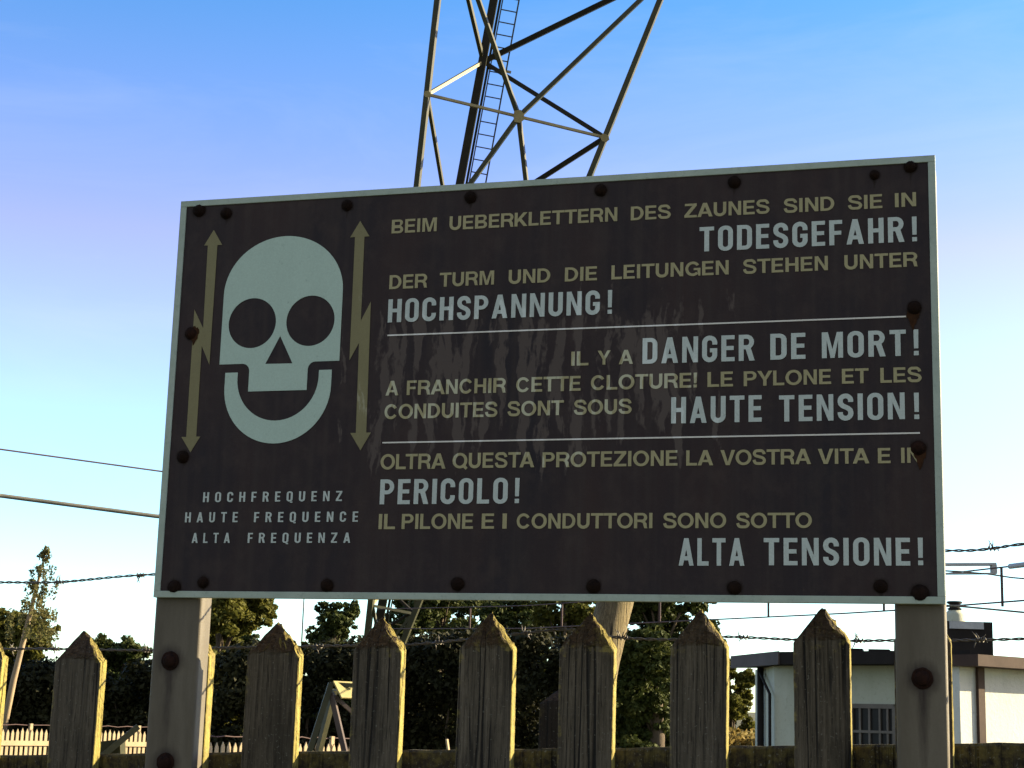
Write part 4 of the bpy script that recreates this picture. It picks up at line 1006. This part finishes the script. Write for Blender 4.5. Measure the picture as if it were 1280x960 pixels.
# slanted strut in front of the left fence
st = empty('timber_strut', gp(140, 33), 'dark slanted timber strut on a squat block before the ivory fence', 'strut')
MB().bar(cp(122, 950, 33), cp(173, 908, 33.3), .16, .12).build('beam', 'steel', st)
b0 = gp(139, 33); MB().prism([cp(124, 927, 33.2), cp(150, 924, 33.2), cp(152, 1000, 33.2), cp(125, 1000, 33.2)], Vector((-.1, .4, 0))).build('block', 'steel', st)

# trestle with a little slanted roof
ts = empty('timber_trestle', gp(425, 29), 'timber A-frame trestle with sunlit sloping board between two pickets', 'trestle')
D_ = 29.0
MB().bar(cp(414, 854, D_), cp(386, 942, D_ - .3), .10, .10).build('leg', 'steel', ts)
MB().bar(cp(386, 942, D_ - .3), gp(372, D_ - .45), .10, .10).build('leg', 'steel', ts)
MB().bar(cp(418, 862, D_ + .4), gp(388, D_ + .8), .10, .10).build('leg', 'steel', ts)
MB().bar(cp(414, 866, D_), gp(452, D_ - .2), .09, .09).build('leg', 'fascia', ts)
MB().bar(cp(413, 855, D_), cp(446, 857, D_ + .1), .07, .07).build('beam', 'steel', ts)
MB().bar(cp(418, 870, D_ + .05), cp(440, 890, D_ + .1), .09, .06).build('brace', 'fascia', ts)
n_ = (cdir * .60 - cdep * .50 + Vector((0, 0, .62))).normalized(); u_ = (cdir * .64 + cdep * .77).normalized(); v_ = u_.cross(n_).normalized()
if v_.z > 0: v_ = -v_
rb = cp(417, 851, D_ - .05)
MB().prism([rb, rb + u_ * .55, rb + u_ * .55 + v_ * .36, rb + v_ * .36], -n_ * .03).build('roof_board', 'boardolive', ts)

# dark pointed post inside the fence
ip = empty('garden_post', at(697, 900, .9) * 1, 'dark brown pointed post in shade further inside the fence', 'post')
ip.location.z = 0
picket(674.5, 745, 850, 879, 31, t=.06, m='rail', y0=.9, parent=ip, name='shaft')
# thin marker stake on the meadow
sk = gp(559, 9); o = MB().bar(cp(560.5, 938, 9), cp(558.5, 924, 9), .012, .012).bar(Vector((cp(560.5, 938, 9).x, cp(560.5, 938, 9).y, 0)), cp(560.5, 938, 9), .012, .012).build('marker_stake', 'whitewood')
tag(o, 'thin white marker stake behind the rail, between two pickets', 'stake')
# whip aerial far off
am = gp(372.5, 52); o = MB().tube([am, am + Vector((0, 0, zof(373, 752, 52))), am + Vector((.02, 0, zof(373, 750, 52) + .3))], [.03, .02, .008], 6).build('whip_aerial', 'copper')
tag(o, 'thin whip aerial rising in the sky gap left of a tree', 'aerial')

# ------------------------------------------------------------------ trees
def leaves(clumps, n, size, seed, mb=None, flat=0.5):
    """leaf-sized faces spread through a set of clumps (centre, radius vector)"""
    rng = np.random.default_rng(seed); C = np.array([tuple(c) for c, r in clumps]); Rr = np.array([r for c, r in clumps])
    wts = Rr.prod(1) ** (2 / 3); idx = rng.choice(len(clumps), n, p=wts / wts.sum())
    d = rng.normal(size=(n, 3)); d /= np.linalg.norm(d, axis=1)[:, None]
    rad = rng.random(n) ** .45
    P = C[idx] + d * rad[:, None] * Rr[idx]
    nrm = d * .7 + rng.normal(size=(n, 3)) * .8; nrm[:, 2] += flat; nrm /= np.linalg.norm(nrm, axis=1)[:, None]
    a = np.cross(nrm, rng.normal(size=(n, 3))); a /= np.linalg.norm(a, axis=1)[:, None]; b = np.cross(nrm, a)
    s = size * (.55 + .9 * rng.random(n))[:, None]
    V = np.stack([P - a * s * .5, P - b * s * .3, P + a * s * .6, P + b * s * .34], 1).reshape(-1, 3)
    return V, n
def crown_obj(name, V, n, m, parent):
    me = bpy.data.meshes.new(name); me.vertices.add(len(V)); me.vertices.foreach_set('co', V.astype(np.float32).ravel())
    me.loops.add(n * 4); me.loops.foreach_set('vertex_index', np.arange(n * 4, dtype=np.int32))
    me.polygons.add(n); me.polygons.foreach_set('loop_start', np.arange(0, n * 4, 4, dtype=np.int32))
    me.update(calc_edges=True); me.materials.append(MT[m]); return link(bpy.data.objects.new(name, me), parent)
def tree(x, d, ytop, wpx, seed, label, n=9000, m='leaf', size=.22, low=.12, cat='tree', lean=0.0, bark='trunk', dens=1.0):
    rnd = random.Random(seed); base = gp(x, d); H = zof(x, ytop, d); rw = wpx * d / F / 2
    root = empty('broadleaf_tree', base, label, cat, 'trees beyond the fence')
    tp = [base + Vector((lean * H * k / 8 + rnd.uniform(-.05, .05) * k / 4, 0, H * .86 * k / 8)) for k in range(9)]
    tb = MB().tube(tp, [max(.03, (.16 + H * .012) * (1 - k / 9)) for k in range(9)], 9)
    cl = []; nl = 16 + int(rw * 3)
    for k in range(nl):
        f = (k + rnd.random()) / nl; z = H * (low + (1 - low) * f)
        prof = max(.55, math.sin(math.pi * min(1, .16 + .70 * f)) ** .5)
        a = rnd.uniform(0, 2 * math.pi); R_ = rw * rnd.uniform(.36, .56) * (1.0 - .3 * f)
        rr = max(0, rw * prof - R_ * .8) * rnd.uniform(.3, 1.05)
        c = Vector((base.x + lean * z + math.cos(a) * rr, base.y + math.sin(a) * rr, min(z, H - R_ * .85)))
        cl.append((c, (R_ * .72, R_ * .72, R_ * .6)))
        for q in range(15):
            d = Vector((rnd.gauss(0, 1), rnd.gauss(0, 1), rnd.gauss(0, 1))).normalized(); r = R_ * rnd.uniform(.18, .34)
            cl.append((c + Vector((d.x, d.y, d.z * .85)) * R_ * rnd.uniform(.65, 1.08), (r, r, r * .6)))
        s_ = tp[min(8, max(1, int(8 * max(.12, (z / H - .15)))))]; tb.tube([s_, lerp(s_, c, .5) + Vector((0, 0, .1)), c], [.03 + .004 * H, .03, .010], 6)
    tb.build('trunk', bark, root, smooth=True)
    V, nn = leaves(cl, int(n * 3.2), size * .66, seed); crown_obj('crown', V, nn, m, root); return root
tree(20, 50, 762, 130, 101, 'rounded olive tree behind the thin leaning conifer', 12000, 'leaf_y', .20)
tree(-70, 52, 740, 150, 102, 'tall olive tree at the far left edge', 9000, 'leaf_y', .22)
tree(146, 52, 796, 122, 103, 'low dark green tree just left of the left sign post', 10000, 'leaf', .19)
tree(268, 47, 676, 170, 124, 'loose yellow green tree right beside the left sign post', 21000, 'leaf_y', .2, .02)
tree(410, 50, 752, 112, 105, 'dark green tree with two rounded tops left of the tower foot', 12000, 'leaf', .18)
tree(546, 53, 712, 150, 106, 'airy green tree seen through the tower ladder', 12000, 'leaf', .2)
tree(640, 55, 738, 135, 107, 'dark tree with sky gaps between two centre pickets', 10000, 'leaf', .2)
tree(706, 50, 728, 130, 108, 'olive tree behind the leaning timber pole', 11000, 'leaf_y', .19)
tree(822, 40, 690, 185, 109, 'large dense dark tree right of the leaning timber pole', 24000, 'leaf', .17, .03)
tree(914, 44, 818, 78, 110, 'small round tree in front of the left end of the white building', 9000, 'leaf_y', .16, .02)
tree(590, 60, 728, 150, 111, 'broad dark tree behind the airy trees, between two centre pickets', 12000, 'leaf', .2, .03)
tree(506, 58, 740, 100, 112, 'dark tree directly behind the foot of the tower ladder', 9000, 'leaf', .2, .03)
tree(752, 57, 715, 150, 113, 'tall dark tree filling the gap right of the leaning timber pole', 12000, 'leaf', .2, .03)
tree(306, 53, 786, 90, 114, 'low bushy tree behind the first picket right of the left sign post', 9000, 'leaf', .18, .02)
# leaning conifer
base = gp(2, 44); con = empty('leaning_conifer', base, 'thin leaning conifer with bare pale trunk and drooping crown', 'tree')
c_top = cp(58, 686, 44); c_bot = cp(17, 850, 44)
tp = [Vector((base.x, base.y, 0)), c_bot, lerp(c_bot, c_top, .4), lerp(c_bot, c_top, .75), c_top]
MB().tube(tp, [.10, .085, .07, .04, .012], 8).build('trunk', 'palebark', con, smooth=True)
rnd = random.Random(5); cl = []
for k in range(72):
    f = rnd.random() ** 1.25; p = lerp(c_bot, c_top, .40 + .6 * f); r = (1 - f) * .72 + .06
    a = rnd.uniform(0, 6.28); rr = r * rnd.uniform(.35, 1.2)
    if math.cos(a) > .2: rr *= 1.25
    c = p + Vector((math.cos(a) * rr, math.sin(a) * rr, -rr * .45))
    cl.append((c, (.08 + .07 * rnd.random(), .1, .12 + .14 * (1 - f))))
for k in range(16):
    f = k / 16; cl.append((cp(52 + 3 * math.sin(k), 735 + 68 * f, 44), (.13 * (1.1 - f), .12, .12)))
V, nn = leaves(cl, 2600, .08, 77, flat=-.2); crown_obj('crown', V, nn, 'needle', con)
# dark hedge in front of the trees
def hedge(x0, x1, d0, d1, y0, seed, label):
    a, b = gp(x0, d0), gp(x1, d1); root = empty('hedge', a, label, 'hedge', 'hedges before the trees'); rnd = random.Random(seed); cl = []
    L = (b - a).length; dd_ = (b - a).normalized()
    for k in range(int(L * 14)):
        t_ = rnd.random(); H = zof(lerp(x0, x1, t_), y0, lerp(d0, d1, t_)) * (1 + .12 * mnoise.noise(Vector((t_ * L * .5, seed, 0))))
        z = rnd.random() * H; r = rnd.uniform(.4, .75)
        c = lerp(a, b, t_); cl.append((Vector((c.x, c.y + rnd.uniform(-.5, .8), min(z, H - r * .6))), (r, r, r * .8)))
    tr = MB()
    for k in range(int(L / 1.2)):
        c = lerp(a, b, (k + .5) / int(L / 1.2)); tr.tube([c, c + Vector((rnd.uniform(-.2, .2), 0, 1.2)), c + Vector((rnd.uniform(-.3, .3), 0, 2.0))], [.05, .04, .015], 6)
    tr.build('stems', 'trunk', root)
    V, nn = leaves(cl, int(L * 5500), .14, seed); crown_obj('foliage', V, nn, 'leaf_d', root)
hedge(-120, 226, 46, 46, 828, 201, 'dark hedge behind the sunlit ivory fence at the left')
hedge(228, 480, 44, 45, 806, 202, 'dark hedge behind the timber trestle')
hedge(482, 880, 46, 43, 792, 203, 'dark hedge under the airy trees behind the centre pickets')
# straw-coloured grass by the building
V, nn = leaves([(gp(x, 41 + .3 * (i % 3), .68), (.4, .6, .80)) for i, x in enumerate(range(885, 975, 9))], 5000, .15, 9, flat=-.6)
tag(crown_obj('dry_grass', V, nn, 'drygrass', None), 'tall straw coloured grass beside the white building', 'grass', kind='stuff')
